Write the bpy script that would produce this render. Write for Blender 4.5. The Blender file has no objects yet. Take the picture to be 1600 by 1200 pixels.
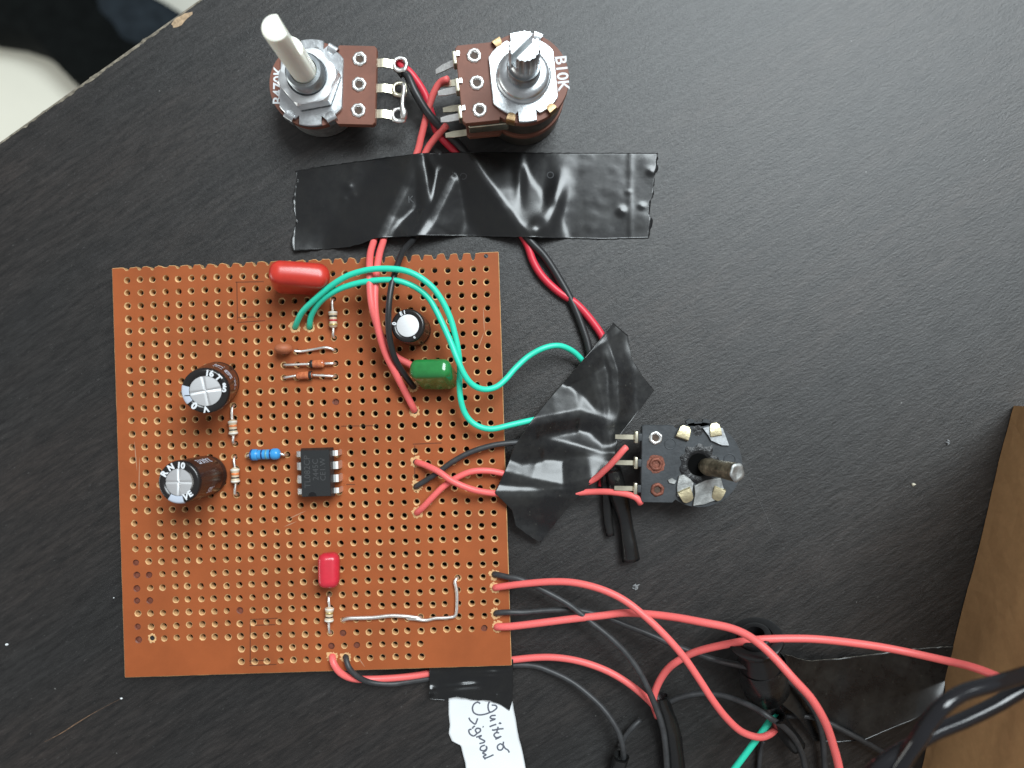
import bpy, math, random
import mathutils
from mathutils import Vector, Matrix, noise

random.seed(7)
scene = bpy.context.scene
MM = 0.001
D = 150.0                 # camera height above the table, mm
S = 0.13015               # mm per photo pixel on the table plane

# ------------------------------------------------------------------ camera
cam_d = bpy.data.cameras.new("camera")
cam = bpy.data.objects.new("camera", cam_d)
scene.collection.objects.link(cam)
cam.location = (0, 0, D * MM)
cam.rotation_euler = (0, 0, 0)
cam_d.sensor_fit = 'HORIZONTAL'
cam_d.sensor_width = 7.6
cam_d.lens = 7.6 * D / (S * 1600)
cam_d.clip_start = 0.005
cam_d.clip_end = 20
cam_d.dof.use_dof = True
cam_d.dof.focus_distance = 0.1445
cam_d.dof.aperture_fstop = cam_d.lens / 1.9
scene.camera = cam

# ------------------------------------------------------------------ world, window light, added floor fill, exposure
world = bpy.data.worlds.new("World")
scene.world = world
world.use_nodes = True
bg = world.node_tree.nodes["Background"]
bg.inputs[0].default_value = (0.97, 0.98, 1.0, 1)
bg.inputs[1].default_value = 0.33

def area_light(name, loc, target, sx, sy, power, col):
    l = bpy.data.lights.new(name, 'AREA')
    l.shape = 'RECTANGLE'
    l.size, l.size_y = sx, sy
    l.energy = power
    l.color = col
    o = bpy.data.objects.new(name, l)
    scene.collection.objects.link(o)
    o.location = loc
    o.rotation_euler = (Vector(target) - Vector(loc)).to_track_quat('-Z', 'Y').to_euler()
    return o
area_light("window_light", (0.50, 0.76, 1.22), (0, 0, 0), 0.90, 0.70, 35.0, (0.88, 0.965, 1.0))
area_light("floor_fill_light", (-1.35, -0.25, -0.10), (-0.45, 0.42, -0.72), 0.9, 0.5, 8.5, (0.98, 1.0, 0.95))  # added fill lamp with no visible source, brightens the floor beyond the table

scene.view_settings.view_transform = 'Standard'
scene.view_settings.look = 'None'
scene.view_settings.exposure = 0.0
scene.view_settings.gamma = 1.0
scene.view_settings.use_curve_mapping = False
scene.render.engine = 'CYCLES'

# ------------------------------------------------------------------ helpers
def P(px, py, z=0.0):
    """photo pixel at real height z (mm) above the table -> point in mm"""
    k = S * (D - z) / D
    return Vector(((px - 800) * k, -(py - 600) * k, z))

def lin(r, g, b):
    f = lambda c: ((c / 255 + 0.055) / 1.055) ** 2.4 if c > 10 else c / 255 / 12.92
    return (f(r), f(g), f(b))

class G:
    def __init__(s):
        s.v = []; s.f = []; s.m = []
    def add(s, v, f, m=0):
        o = len(s.v)
        s.v += [Vector(p) for p in v]
        s.f += [tuple(i + o for i in q) for q in f]
        s.m += [m] * len(f)
        return s
    def xform(s, M):
        s.v = [M @ p for p in s.v]
        return s

ORIGIN = {}
def make(name, g, mats, parent=None, smooth=True, origin=None, label=None, cat=None, group=None, kind=None, auto=None):
    if not isinstance(mats, (list, tuple)):
        mats = [mats]
    if origin is None:
        if parent is not None and g.v is not None and False:
            origin = ORIGIN[parent.name]
        else:
            n = len(g.v)
            xs = [p.x for p in g.v]; ys = [p.y for p in g.v]; zs = [p.z for p in g.v]
            origin = Vector(((min(xs) + max(xs)) / 2, (min(ys) + max(ys)) / 2, min(zs)))
    me = bpy.data.meshes.new(name)
    me.from_pydata([tuple((p - origin) * MM) for p in g.v], [], g.f)
    for m in mats:
        me.materials.append(m)
    if len(mats) > 1:
        for p, mi in zip(me.polygons, g.m):
            p.material_index = mi
    if smooth:
        for p in me.polygons:
            p.use_smooth = True
        if auto is not None:
            me.set_sharp_from_angle(angle=math.radians(auto))
    me.update()
    o = bpy.data.objects.new(name, me)
    scene.collection.objects.link(o)
    ORIGIN[o.name] = origin
    if parent is not None:
        o.parent = parent
        o.location = (origin - ORIGIN[parent.name]) * MM
    else:
        o.location = origin * MM
    tag(o, label, cat, group, kind)
    return o

def tag(o, label=None, cat=None, group=None, kind=None):
    if label: o["label"] = label
    if cat: o["category"] = cat
    if group: o["group"] = group
    if kind: o["kind"] = kind

def empty(name, loc, label=None, cat=None, group=None, parent=None):
    o = bpy.data.objects.new(name, None)
    o.empty_display_size = 0.005
    scene.collection.objects.link(o)
    ORIGIN[o.name] = Vector(loc)
    if parent is not None:
        o.parent = parent
        o.location = (Vector(loc) - ORIGIN[parent.name]) * MM
    else:
        o.location = Vector(loc) * MM
    tag(o, label, cat, group)
    return o

def catmull(pts, step=0.5):
    pts = [Vector(p) for p in pts]
    if len(pts) == 2:
        n = max(2, int((pts[1] - pts[0]).length / step))
        return [pts[0].lerp(pts[1], i / n) for i in range(n + 1)]
    a = [pts[0] * 2 - pts[1]] + pts + [pts[-1] * 2 - pts[-2]]
    out = []
    for i in range(1, len(a) - 2):
        p0, p1, p2, p3 = a[i - 1:i + 3]
        n = max(2, int((p2 - p1).length / step))
        for k in range(n):
            t = k / n
            out.append(0.5 * ((2 * p1) + (p2 - p0) * t + (2 * p0 - 5 * p1 + 4 * p2 - p3) * t * t
                              + (3 * p1 - p0 - 3 * p2 + p3) * t ** 3))
    out.append(pts[-1])
    return out

def tube(pts, r, seg=10, caps=True, rfun=None):
    """swept tube through pts (list of Vectors, mm)"""
    g = G()
    n = len(pts)
    t0 = (pts[1] - pts[0]).normalized()
    up = Vector((0, 0, 1)) if abs(t0.z) < 0.9 else Vector((1, 0, 0))
    nrm = (up - t0 * up.dot(t0)).normalized()
    V = []
    for i, p in enumerate(pts):
        t = (pts[min(i + 1, n - 1)] - pts[max(i - 1, 0)])
        t = t.normalized() if t.length > 1e-9 else t0
        nrm = (nrm - t * nrm.dot(t))
        nrm = nrm.normalized() if nrm.length > 1e-6 else t.orthogonal().normalized()
        b = t.cross(nrm)
        rr = rfun(i / (n - 1)) if rfun else r
        for k in range(seg):
            a = 2 * math.pi * k / seg
            V.append(p + (nrm * math.cos(a) + b * math.sin(a)) * rr)
    F = []
    for i in range(n - 1):
        for k in range(seg):
            k2 = (k + 1) % seg
            F.append((i * seg + k, i * seg + k2, (i + 1) * seg + k2, (i + 1) * seg + k))
    if caps:
        F.append(tuple(range(seg - 1, -1, -1)))
        F.append(tuple((n - 1) * seg + k for k in range(seg)))
    g.add(V, F)
    return g

def basis(axis, xref=None):
    z = Vector(axis).normalized()
    x = Vector(xref) if xref is not None else (Vector((1, 0, 0)) if abs(z.x) < 0.9 else Vector((0, 1, 0)))
    x = (x - z * x.dot(z)).normalized()
    y = z.cross(x)
    return x, y, z

def frame(o, axis=(0, 0, 1), xref=None):
    x, y, z = basis(axis, xref)
    M = Matrix.Identity(4)
    for i in range(3):
        M[i][0] = x[i]; M[i][1] = y[i]; M[i][2] = z[i]; M[i][3] = o[i]
    return M

def lathe(profile, seg=32, M=None, a0=0.0, a1=2 * math.pi, caps=(False, False), m=0, rmod=None):
    """profile: list of (r,z) swept about z"""
    g = G()
    full = abs(a1 - a0 - 2 * math.pi) < 1e-6
    na = seg if full else seg + 1
    V = []; F = []
    for (r, z) in profile:
        for k in range(na):
            a = a0 + (a1 - a0) * k / seg
            rr = r * (rmod(a, z) if rmod else 1)
            V.append(Vector((rr * math.cos(a), rr * math.sin(a), z)))
    for i in range(len(profile) - 1):
        for k in range(seg):
            k2 = (k + 1) % na
            F.append((i * na + k, i * na + k2, (i + 1) * na + k2, (i + 1) * na + k))
    if caps[0]: F.append(tuple(range(na - 1, -1, -1)))
    if caps[1]: F.append(tuple((len(profile) - 1) * na + k for k in range(na)))
    g.add(V, F, m)
    if M is not None: g.xform(M)
    return g

def rbox(lx, ly, lz, r, M=None, n=4, bulge=0.0, taper=0.0):
    """rounded box centred on origin"""
    g = G(); V = []; F = []; idx = {}
    N = 2 * n + 2
    def coord(i, half):
        inner = half - r
        # n cells over rounding at each side, one flat cell split in 2
        if i <= n: t = -1 + i / n; return (-inner, t)
        t = (i - n - 2) / n
        return (inner, t) if i >= n + 2 else (0.0, 0.0)
    M2 = 2 * n + 2
    def point(a, b, c):
        out = []; dirv = []
        for i, half in ((a, lx / 2), (b, ly / 2), (c, lz / 2)):
            inner, t = coord(i, half)
            out.append(inner); dirv.append(math.tan(t * math.pi / 4))
        d = Vector(dirv)
        d = d.normalized() * r if d.length > 1e-9 else d
        p = Vector(out) + d
        if bulge:
            p.z += bulge * (1 - (2 * p.x / lx) ** 2) * (1 if p.z > 0 else -1)
        if taper:
            k = 1 - taper * (0.5 - p.z / lz)
            p.x *= k; p.y *= k
        return p
    def vid(a, b, c):
        if (a, b, c) not in idx:
            idx[(a, b, c)] = len(V); V.append(point(a, b, c))
        return idx[(a, b, c)]
    for i in range(M2):
        for j in range(M2):
            F.append((vid(i, j, M2), vid(i + 1, j, M2), vid(i + 1, j + 1, M2), vid(i, j + 1, M2)))
            F.append((vid(i, j, 0), vid(i, j + 1, 0), vid(i + 1, j + 1, 0), vid(i + 1, j, 0)))
            F.append((vid(i, 0, j), vid(i + 1, 0, j), vid(i + 1, 0, j + 1), vid(i, 0, j + 1)))
            F.append((vid(i, M2, j), vid(i, M2, j + 1), vid(i + 1, M2, j + 1), vid(i + 1, M2, j)))
            F.append((vid(0, i, j), vid(0, i, j + 1), vid(0, i + 1, j + 1), vid(0, i + 1, j)))
            F.append((vid(M2, i, j), vid(M2, i + 1, j), vid(M2, i + 1, j + 1), vid(M2, i, j + 1)))
    g.add(V, F)
    if M is not None: g.xform(M)
    return g

def prism(poly, z0, z1, bev=0.0, M=None, m=0):
    """poly: ccw list of (x,y); flat slab with an optional bevelled top"""
    g = G(); n = len(poly)
    cx = sum(p[0] for p in poly) / n; cy = sum(p[1] for p in poly) / n
    V = [Vector((x, y, z0)) for x, y in poly]
    F = [tuple(range(n - 1, -1, -1))]
    if bev > 0:
        V += [Vector((x, y, z1 - bev)) for x, y in poly]
        R = max(math.hypot(x - cx, y - cy) for x, y in poly)
        k = 1 - bev / R
        V += [Vector((cx + (x - cx) * k, cy + (y - cy) * k, z1)) for x, y in poly]
        L = 3
    else:
        V += [Vector((x, y, z1)) for x, y in poly]
        L = 2
    for l in range(L - 1):
        for i in range(n):
            j = (i + 1) % n
            F.append((l * n + i, l * n + j, (l + 1) * n + j, (l + 1) * n + i))
    F.append(tuple((L - 1) * n + i for i in range(n)))
    g.add(V, F, m)
    if M is not None: g.xform(M)
    return g

def text_mesh(body, size, M, bold=0.0, align='CENTER', zfun=None, extrude=0.0):
    """flat lettering as a mesh; size in mm (cap height about 0.7 size)"""
    c = bpy.data.curves.new("lettering", 'FONT')
    c.body = body; c.size = size; c.offset = bold
    c.align_x = align; c.align_y = 'CENTER'
    c.resolution_u = 3
    c.extrude = extrude
    ob = bpy.data.objects.new("lettering", c)
    me = bpy.data.meshes.new_from_object(ob)
    g = G()
    g.add([M @ v.co for v in me.vertices], [tuple(p.vertices) for p in me.polygons])
    bpy.data.objects.remove(ob); bpy.data.meshes.remove(me); bpy.data.curves.remove(c)
    return g

def join(*gs):
    g = G()
    for q in gs:
        o = len(g.v)
        g.v += q.v; g.f += [tuple(i + o for i in f) for f in q.f]; g.m += q.m
    return g

# ------------------------------------------------------------------ materials
def mat(name, col, rough=0.5, metal=0.0, var=0.0, vscale=400.0, bump=0.0, bscale=1500.0, spec=0.5,
        col2=None, coat=0.0, rvar=0.0, trans=0.0, alpha=1.0, sss=0.0, stretch=(1, 1, 1), rot=0.0, bdist=0.0002):
    m = bpy.data.materials.new(name); m.use_nodes = True
    nt = m.node_tree; b = nt.nodes["Principled BSDF"]
    b.inputs["Base Color"].default_value = (*col, 1)
    b.inputs["Roughness"].default_value = rough
    b.inputs["Metallic"].default_value = metal
    b.inputs["Specular IOR Level"].default_value = spec
    b.inputs["Coat Weight"].default_value = coat
    b.inputs["Coat Roughness"].default_value = 0.08
    b.inputs["Transmission Weight"].default_value = trans
    b.inputs["Alpha"].default_value = alpha
    if sss:
        b.inputs["Subsurface Weight"].default_value = sss
        b.inputs["Subsurface Radius"].default_value = (0.001, 0.0008, 0.0006)
        b.inputs["Subsurface Scale"].default_value = 1.0
    tc = nt.nodes.new("ShaderNodeTexCoord")
    mp = nt.nodes.new("ShaderNodeMapping")
    mp.inputs["Scale"].default_value = stretch
    mp.inputs["Rotation"].default_value = (0, 0, rot)
    nt.links.new(tc.outputs["Object"], mp.inputs["Vector"])
    if var or col2:
        n = nt.nodes.new("ShaderNodeTexNoise"); n.inputs["Scale"].default_value = vscale
        n.inputs["Detail"].default_value = 6; n.inputs["Roughness"].default_value = 0.65
        nt.links.new(mp.outputs[0], n.inputs["Vector"])
        r = nt.nodes.new("ShaderNodeValToRGB")
        c2 = col2 if col2 else tuple(c * (1 + var) for c in col)
        c1 = col if col2 else tuple(c * (1 - var) for c in col)
        r.color_ramp.elements[0].position = 0.34; r.color_ramp.elements[1].position = 0.68
        r.color_ramp.elements[0].color = (*c1, 1); r.color_ramp.elements[1].color = (*c2, 1)
        nt.links.new(n.outputs[0], r.inputs[0]); nt.links.new(r.outputs[0], b.inputs["Base Color"])
        if rvar:
            mr = nt.nodes.new("ShaderNodeMapRange")
            mr.inputs[3].default_value = max(0.02, rough - rvar); mr.inputs[4].default_value = min(1, rough + rvar)
            nt.links.new(n.outputs[0], mr.inputs[0]); nt.links.new(mr.outputs[0], b.inputs["Roughness"])
    if bump:
        n2 = nt.nodes.new("ShaderNodeTexNoise"); n2.inputs["Scale"].default_value = bscale
        n2.inputs["Detail"].default_value = 4
        nt.links.new(mp.outputs[0], n2.inputs["Vector"])
        bp = nt.nodes.new("ShaderNodeBump"); bp.inputs["Strength"].default_value = bump
        bp.inputs["Distance"].default_value = bdist
        nt.links.new(n2.outputs[0], bp.inputs["Height"]); nt.links.new(bp.outputs[0], b.inputs["Normal"])
    return m

def table_material():
    m = bpy.data.materials.new("dark_wood_laminate"); m.use_nodes = True
    nt = m.node_tree; b = nt.nodes["Principled BSDF"]
    tc = nt.nodes.new("ShaderNodeTexCoord")
    ang = math.radians(-33)
    def mapped(scale):
        rt = nt.nodes.new("ShaderNodeMapping"); rt.inputs["Rotation"].default_value = (0, 0, ang)
        nt.links.new(tc.outputs["Object"], rt.inputs["Vector"])
        mp = nt.nodes.new("ShaderNodeMapping"); mp.inputs["Scale"].default_value = scale
        nt.links.new(rt.outputs[0], mp.inputs["Vector"])
        return mp.outputs[0]
    def nz(vec, scale, detail, rough=0.6):
        n = nt.nodes.new("ShaderNodeTexNoise"); n.inputs["Scale"].default_value = scale
        n.inputs["Detail"].default_value = detail; n.inputs["Roughness"].default_value = rough
        nt.links.new(vec, n.inputs["Vector"]); return n.outputs[0]
    def ramp(fac, p0, p1, c0, c1):
        r = nt.nodes.new("ShaderNodeValToRGB")
        r.color_ramp.elements[0].position = p0; r.color_ramp.elements[1].position = p1
        r.color_ramp.elements[0].color = (*c0, 1); r.color_ramp.elements[1].color = (*c1, 1)
        nt.links.new(fac, r.inputs[0]); return r.outputs[0]
    def mix(t, f, a, c):
        x = nt.nodes.new("ShaderNodeMix"); x.data_type = 'RGBA'; x.blend_type = t
        if isinstance(f, (int, float)): x.inputs[0].default_value = f
        else: nt.links.new(f, x.inputs[0])
        for s, q in ((6, a), (7, c)):
            if isinstance(q, tuple): x.inputs[s].default_value = (*q, 1)
            else: nt.links.new(q, x.inputs[s])
        return x.outputs[2]
    grain = nz(mapped((170, 1150, 1)), 1.0, 8, 0.72)
    streak = nz(mapped((30, 260, 1)), 1.0, 4)
    broad = nz(mapped((9, 34, 1)), 1.0, 3)
    speck = nz(mapped((900, 1700, 1)), 1.0, 3, 0.6)
    c = ramp(grain, 0.36, 0.72, (0.0016, 0.0014, 0.0013), (0.0185, 0.0160, 0.0145))
    c2 = ramp(streak, 0.36, 0.66, (0.50, 0.49, 0.48), (1.2, 1.18, 1.17))
    c = mix('MULTIPLY', 1.0, c, c2)
    warm = ramp(broad, 0.38, 0.62, (0.80, 0.90, 0.96), (1.30, 1.06, 0.94))
    c = mix('MULTIPLY', 1.0, c, warm)
    sp = ramp(speck, 0.64, 0.80, (0, 0, 0), (0.7, 0.7, 0.7))
    c = mix('MIX', sp, c, (0.085, 0.083, 0.08))
    # tiny pale dust grains
    vo = nt.nodes.new("ShaderNodeTexVoronoi"); vo.inputs["Scale"].default_value = 210
    nt.links.new(tc.outputs["Object"], vo.inputs["Vector"])
    dust = ramp(vo.outputs["Distance"], 0.02, 0.045, (0.8, 0.8, 0.8), (0, 0, 0))
    gate = ramp(nz(tc.outputs["Object"], 420, 1), 0.60, 0.64, (0, 0, 0), (1, 1, 1))
    dm = mix('MULTIPLY', 1.0, dust, gate)
    c = mix('MIX', dm, c, (0.20, 0.20, 0.19))
    nt.links.new(c, b.inputs["Base Color"])
    sl = nt.nodes.new("ShaderNodeMapRange"); sl.inputs[1].default_value = 0.38; sl.inputs[2].default_value = 0.66
    sl.inputs[3].default_value = 0.70; sl.inputs[4].default_value = 0.88
    nt.links.new(grain, sl.inputs[0]); nt.links.new(sl.outputs[0], b.inputs["Specular IOR Level"])
    mr = nt.nodes.new("ShaderNodeMapRange"); mr.inputs[3].default_value = 0.38; mr.inputs[4].default_value = 0.52
    nt.links.new(grain, mr.inputs[0]); nt.links.new(mr.outputs[0], b.inputs["Roughness"])
    relief = nz(mapped((950, 2000, 1)), 1.0, 6, 0.75)
    bp = nt.nodes.new("ShaderNodeBump"); bp.inputs["Strength"].default_value = 0.38
    bp.inputs["Distance"].default_value = 0.00030
    nt.links.new(relief, bp.inputs["Height"]); nt.links.new(bp.outputs[0], b.inputs["Normal"])
    return m

M_TABLE = table_material()
M_RAW = mat("raw_particle_board", (0.20, 0.175, 0.135), 0.9, var=0.55, vscale=900, bump=0.6)
M_CHIP = mat("chipped_edge_wood", (0.42, 0.30, 0.19), 0.9, var=0.35, vscale=900, bump=0.6)
M_FLOOR = mat("cream_floor_tile", (0.76, 0.75, 0.65), 0.35, var=0.04, vscale=6)
M_CLOTH_B = mat("black_cloth", (0.004, 0.005, 0.005), 1.0, spec=0.1, var=0.3, vscale=60, bump=0.3, bscale=900)
M_CLOTH_S = mat("slate_cloth", (0.018, 0.024, 0.030), 1.0, spec=0.1, var=0.3, vscale=60, bump=0.3, bscale=900)
M_BOARD = mat("phenolic_board", (0.325, 0.084, 0.025), 0.55, var=0.14, vscale=55, bump=0.04, bscale=2500, spec=0.25)
M_RIM = mat("drilled_phenolic", (0.64, 0.38, 0.175), 0.8, var=0.24, vscale=900, bump=0.3, bscale=4000)
M_FLUX = mat("flux_filled_hole", (0.17, 0.05, 0.028), 0.5, var=0.3, vscale=900)
M_SNAP = mat("snapped_phenolic_edge", (0.52, 0.30, 0.13), 0.8, var=0.3, vscale=900, bump=0.4, bscale=3000)
M_PENCIL = mat("pencil_line", (0.035, 0.02, 0.015), 0.7, alpha=0.34)
M_SCRATCH = mat("pale_scratch", (0.62, 0.36, 0.22), 0.7, alpha=0.55)
M_TIN = mat("tinned_wire", (0.92, 0.90, 0.86), 0.44, 1.0, var=0.10, vscale=1600, bump=0.15, bscale=2500)
M_PIN = mat("tinned_pin", (0.92, 0.92, 0.90), 0.46, 1.0)
M_SOLDER = mat("solder", (0.90, 0.90, 0.88), 0.36, 1.0, bump=0.4, bscale=1500)
M_ALU = mat("brushed_aluminium", (0.90, 0.91, 0.92), 0.48, 1.0, var=0.05, vscale=900, stretch=(1, 14, 1))
M_ZINC = mat("zinc_plate", (0.66, 0.69, 0.71), 0.34, 1.0, var=0.16, vscale=500, bump=0.2, bscale=1200, rvar=0.12)
M_ZINC_D = mat("dull_zinc", (0.42, 0.43, 0.42), 0.5, 0.9, var=0.35, vscale=600, bump=0.35, bscale=1300)
M_BUSH = mat("dark_zinc_thread", (0.36, 0.39, 0.41), 0.38, 1.0, var=0.2, vscale=700)
M_BRONZE = mat("passivated_tab", (0.52, 0.36, 0.20), 0.40, 1.0, var=0.25, vscale=500, bump=0.2)
M_BRASS = mat("worn_brass_tab", (0.66, 0.58, 0.38), 0.42, 1.0, var=0.25, vscale=500, bump=0.3)
M_LUG = mat("greenish_lug", (0.74, 0.70, 0.55), 0.34, 1.0, var=0.2, vscale=500)
M_WAFER = mat("brown_wafer", (0.185, 0.070, 0.044), 0.55, var=0.15, vscale=200, bump=0.06, bscale=3000)
M_WAFER_K = mat("charcoal_wafer", (0.040, 0.045, 0.050), 0.5, var=0.3, vscale=300, bump=0.2, bscale=1500, rvar=0.12)
M_CAN = mat("darkened_can", (0.17, 0.15, 0.125), 0.45, 0.9, var=0.4, vscale=300)
M_WHITE_PL = mat("ivory_plastic", (0.90, 0.90, 0.79), 0.40, sss=0.25, bump=0.05, bscale=700)
M_INK_W = mat("white_ink", (0.72, 0.74, 0.76), 0.55)
M_INK_C = mat("laser_mark", (0.048, 0.049, 0.050), 0.6)
M_SLEEVE = mat("black_pvc_sleeve", (0.014, 0.0125, 0.0125), 0.22, spec=0.5)
M_SLEEVE_BOUNCE = mat("bounce_tinted_sleeve", (0.034, 0.017, 0.013), 0.25, spec=0.5, bump=0.1, bscale=500)  # brown tint paints the board's bounced light onto black sleeve sides
M_STRIPE = mat("grey_blue_print", (0.52, 0.57, 0.66), 0.35)
M_CHIP_EP = mat("black_epoxy", (0.014, 0.015, 0.016), 0.48, bump=0.12, bscale=6000)
M_CHIP_N = mat("painted_notch_shade", (0.006, 0.006, 0.007), 0.25)  # darker black paints the shade of a recess
M_RED_CAP = mat("red_epoxy_dip", (0.52, 0.034, 0.020), 0.34, var=0.12, vscale=300, coat=0.12, bump=0.05, bscale=350)
M_RED_CAP2 = mat("crimson_epoxy_dip", (0.58, 0.024, 0.045), 0.30, var=0.10, vscale=300, coat=0.15, bump=0.05, bscale=350)
M_GREEN_CAP = mat("green_epoxy_dip", (0.022, 0.20, 0.048), 0.18, var=0.2, vscale=300, coat=0.3, bump=0.08, bscale=350)
M_CERAM = mat("orange_ceramic", (0.40, 0.125, 0.055), 0.6, var=0.1, vscale=500)
M_BLUE = mat("blue_resistor_lacquer", (0.045, 0.30, 0.66), 0.32, bump=0.1, bscale=700)
M_BEIGE = mat("beige_resistor_lacquer", (0.62, 0.49, 0.34), 0.42, bump=0.1, bscale=900)
BAND = {'black': mat("band_black", (0.02, 0.018, 0.018), 0.4), 'brown': mat("band_brown", (0.16, 0.06, 0.03), 0.4),
        'red': mat("band_red", (0.42, 0.03, 0.04), 0.4), 'orange': mat("band_orange", (0.72, 0.22, 0.07), 0.4),
        'gold': mat("band_gold", (0.55, 0.40, 0.16), 0.35, 0.6), 'navy': mat("band_navy", (0.012, 0.045, 0.16), 0.35),
        'white': mat("band_white", (0.75, 0.70, 0.62), 0.4), 'green': mat("band_green", (0.12, 0.33, 0.40), 0.4)}
M_DIODE = mat("orange_glass", (0.30, 0.05, 0.02), 0.10, col2=(0.72, 0.24, 0.09), vscale=700, coat=0.8)
M_W_RED = mat("salmon_red_insulation", (0.84, 0.150, 0.142), 0.45, sss=0.15, bump=0.04, bscale=800)
M_W_CRIM = mat("crimson_insulation", (0.64, 0.030, 0.055), 0.40, bump=0.04, bscale=800)
M_W_BLK = mat("black_insulation", (0.020, 0.020, 0.021), 0.40, bump=0.05, bscale=800)
M_W_GREY = mat("dusty_black_insulation", (0.036, 0.037, 0.039), 0.48, var=0.3, vscale=500, bump=0.05, bscale=800)
M_W_GRN = mat("mint_green_insulation", (0.028, 0.66, 0.45), 0.40, sss=0.12, bump=0.04, bscale=800)
M_COPPER = mat("copper_strand", (0.80, 0.42, 0.24), 0.35, 1.0)
def tape_mat(name, rough, dust):
    m = mat(name, (0.0085, 0.0090, 0.0098), rough, var=0.0, bump=0.09, bscale=300, spec=0.55, bdist=0.0003)
    nt = m.node_tree; b = nt.nodes["Principled BSDF"]
    tc = nt.nodes.new("ShaderNodeTexCoord")
    n = nt.nodes.new("ShaderNodeTexNoise"); n.inputs["Scale"].default_value = 130; n.inputs["Detail"].default_value = 8
    n.inputs["Roughness"].default_value = 0.75
    nt.links.new(tc.outputs["Object"], n.inputs["Vector"])
    r = nt.nodes.new("ShaderNodeValToRGB")
    r.color_ramp.elements[0].position = 0.42; r.color_ramp.elements[1].position = 0.80
    hi = 0.0098 + dust
    r.color_ramp.elements[0].color = (0.0080, 0.0084, 0.0092, 1); r.color_ramp.elements[1].color = (hi, hi, hi * 0.92, 1)
    nt.links.new(n.outputs[0], r.inputs[0])
    vo = nt.nodes.new("ShaderNodeTexVoronoi"); vo.inputs["Scale"].default_value = 520
    nt.links.new(tc.outputs["Object"], vo.inputs["Vector"])
    vr = nt.nodes.new("ShaderNodeValToRGB")
    vr.color_ramp.elements[0].position = 0.05; vr.color_ramp.elements[1].position = 0.11
    k = min(1.0, dust * 9)
    vr.color_ramp.elements[0].color = (k, k, k, 1); vr.color_ramp.elements[1].color = (0, 0, 0, 1)
    nt.links.new(vo.outputs["Distance"], vr.inputs[0])
    x = nt.nodes.new("ShaderNodeMix"); x.data_type = 'RGBA'
    nt.links.new(vr.outputs[0], x.inputs[0]); nt.links.new(r.outputs[0], x.inputs[6]); x.inputs[7].default_value = (0.14, 0.135, 0.11, 1)
    nt.links.new(x.outputs[2], b.inputs["Base Color"])
    mr = nt.nodes.new("ShaderNodeMapRange"); mr.inputs[3].default_value = rough - 0.07; mr.inputs[4].default_value = rough + 0.12
    nt.links.new(n.outputs[0], mr.inputs[0]); nt.links.new(mr.outputs[0], b.inputs["Roughness"])
    return m
M_TAPE = tape_mat("black_vinyl_tape", 0.22, 0.004)
M_TAPE_D = tape_mat("dusty_vinyl_tape", 0.26, 0.026)
M_TAPE_EDGE = mat("tape_edge_dust", (0.30, 0.28, 0.23), 0.9, var=0.6, vscale=2000)
M_EMBOSS = mat("embossed_vinyl", (0.045, 0.047, 0.050), 0.35)
M_PAPER = mat("white_paper", (0.74, 0.76, 0.77), 0.85, var=0.02, vscale=100, bump=0.08, bscale=500)
M_PEN = mat("grey_black_pen_ink", (0.10, 0.108, 0.135), 0.6)
M_CARD = mat("brown_cardboard", (0.47, 0.270, 0.125), 0.95, var=0.06, vscale=700, bump=0.12, bscale=700, spec=0.2)
M_CARD_D = mat("dark_card_edge", (0.10, 0.055, 0.03), 0.9, var=0.3, vscale=200)
M_CRUMB = mat("pale_crumb", (0.62, 0.58, 0.46), 0.9, var=0.2, vscale=900)
M_PLUG = mat("black_moulded_plastic", (0.010, 0.010, 0.0105), 0.30, bump=0.06, bscale=600)
M_CABLE = mat("shiny_black_cable", (0.010, 0.010, 0.012), 0.13)
M_CHAR_SHADE = mat("char_and_hole_shade", (0.012, 0.012, 0.013), 0.4, var=0.5, vscale=700, bump=1.0, bscale=1800)  # char on the burnt ring; elsewhere paints the shade inside holes
M_RUST = mat("rusty_copper_rivet", (0.20, 0.07, 0.045), 0.6, 0.4, var=0.4, vscale=900, bump=0.6, bscale=1800)

# ------------------------------------------------------------------ setting: floor, table
g = G(); g.add([(-3000, -3000, -720), (3000, -3000, -720), (3000, 3000, -720), (-3000, 3000, -720)], [(0, 1, 2, 3)])
make("floor", g, M_FLOOR, smooth=False, kind="structure")

E0, E1 = P(0, 221), P(310, 0)          # the table's long edge, from the photo
ed = (E1 - E0).normalized(); en = Vector((-ed.y, ed.x, 0))   # en points off the table (up-left)
table = empty("table", E0 + ed * 30 - en * 200 + Vector((0, 0, -720)),
              "dark brown-black wood grain table with chipped pale edge", "table")
def tpt(a, b, z): return E0 + ed * a - en * b + Vector((0, 0, z))
# top slab with a small rounded arris
prof = [(0.0, -18.0), (0.0, -0.45), (0.13, -0.16), (0.45, 0.0)]
g = G(); V = []; F = []
NA = 240
for k in range(NA + 1):
    a = -420 + 1100 * k / NA
    for (b, z) in prof: V.append(tpt(a, b, z))
    V.append(tpt(a, 620, 0)); V.append(tpt(a, 620, -18))
q = len(prof) + 2
for k in range(NA):
    for i in range(q):
        F.append((k * q + i, (k + 1) * q + i, (k + 1) * q + (i + 1) % q, k * q + (i + 1) % q))
F.append(tuple(range(q))); F.append(tuple(NA * q + i for i in reversed(range(q))))
g.add(V, F); make("table_top", g, M_TABLE, table, smooth=False)
for (a, b) in ((-380, 40), (640, 40), (-380, 580), (640, 580)):
    c = tpt(a, b, 0)
    g = rbox(45, 45, 702, 4, Matrix.Translation((c.x, c.y, -18.05 - 351)), n=2)
    make("table_leg", g, M_TABLE, table)
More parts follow.
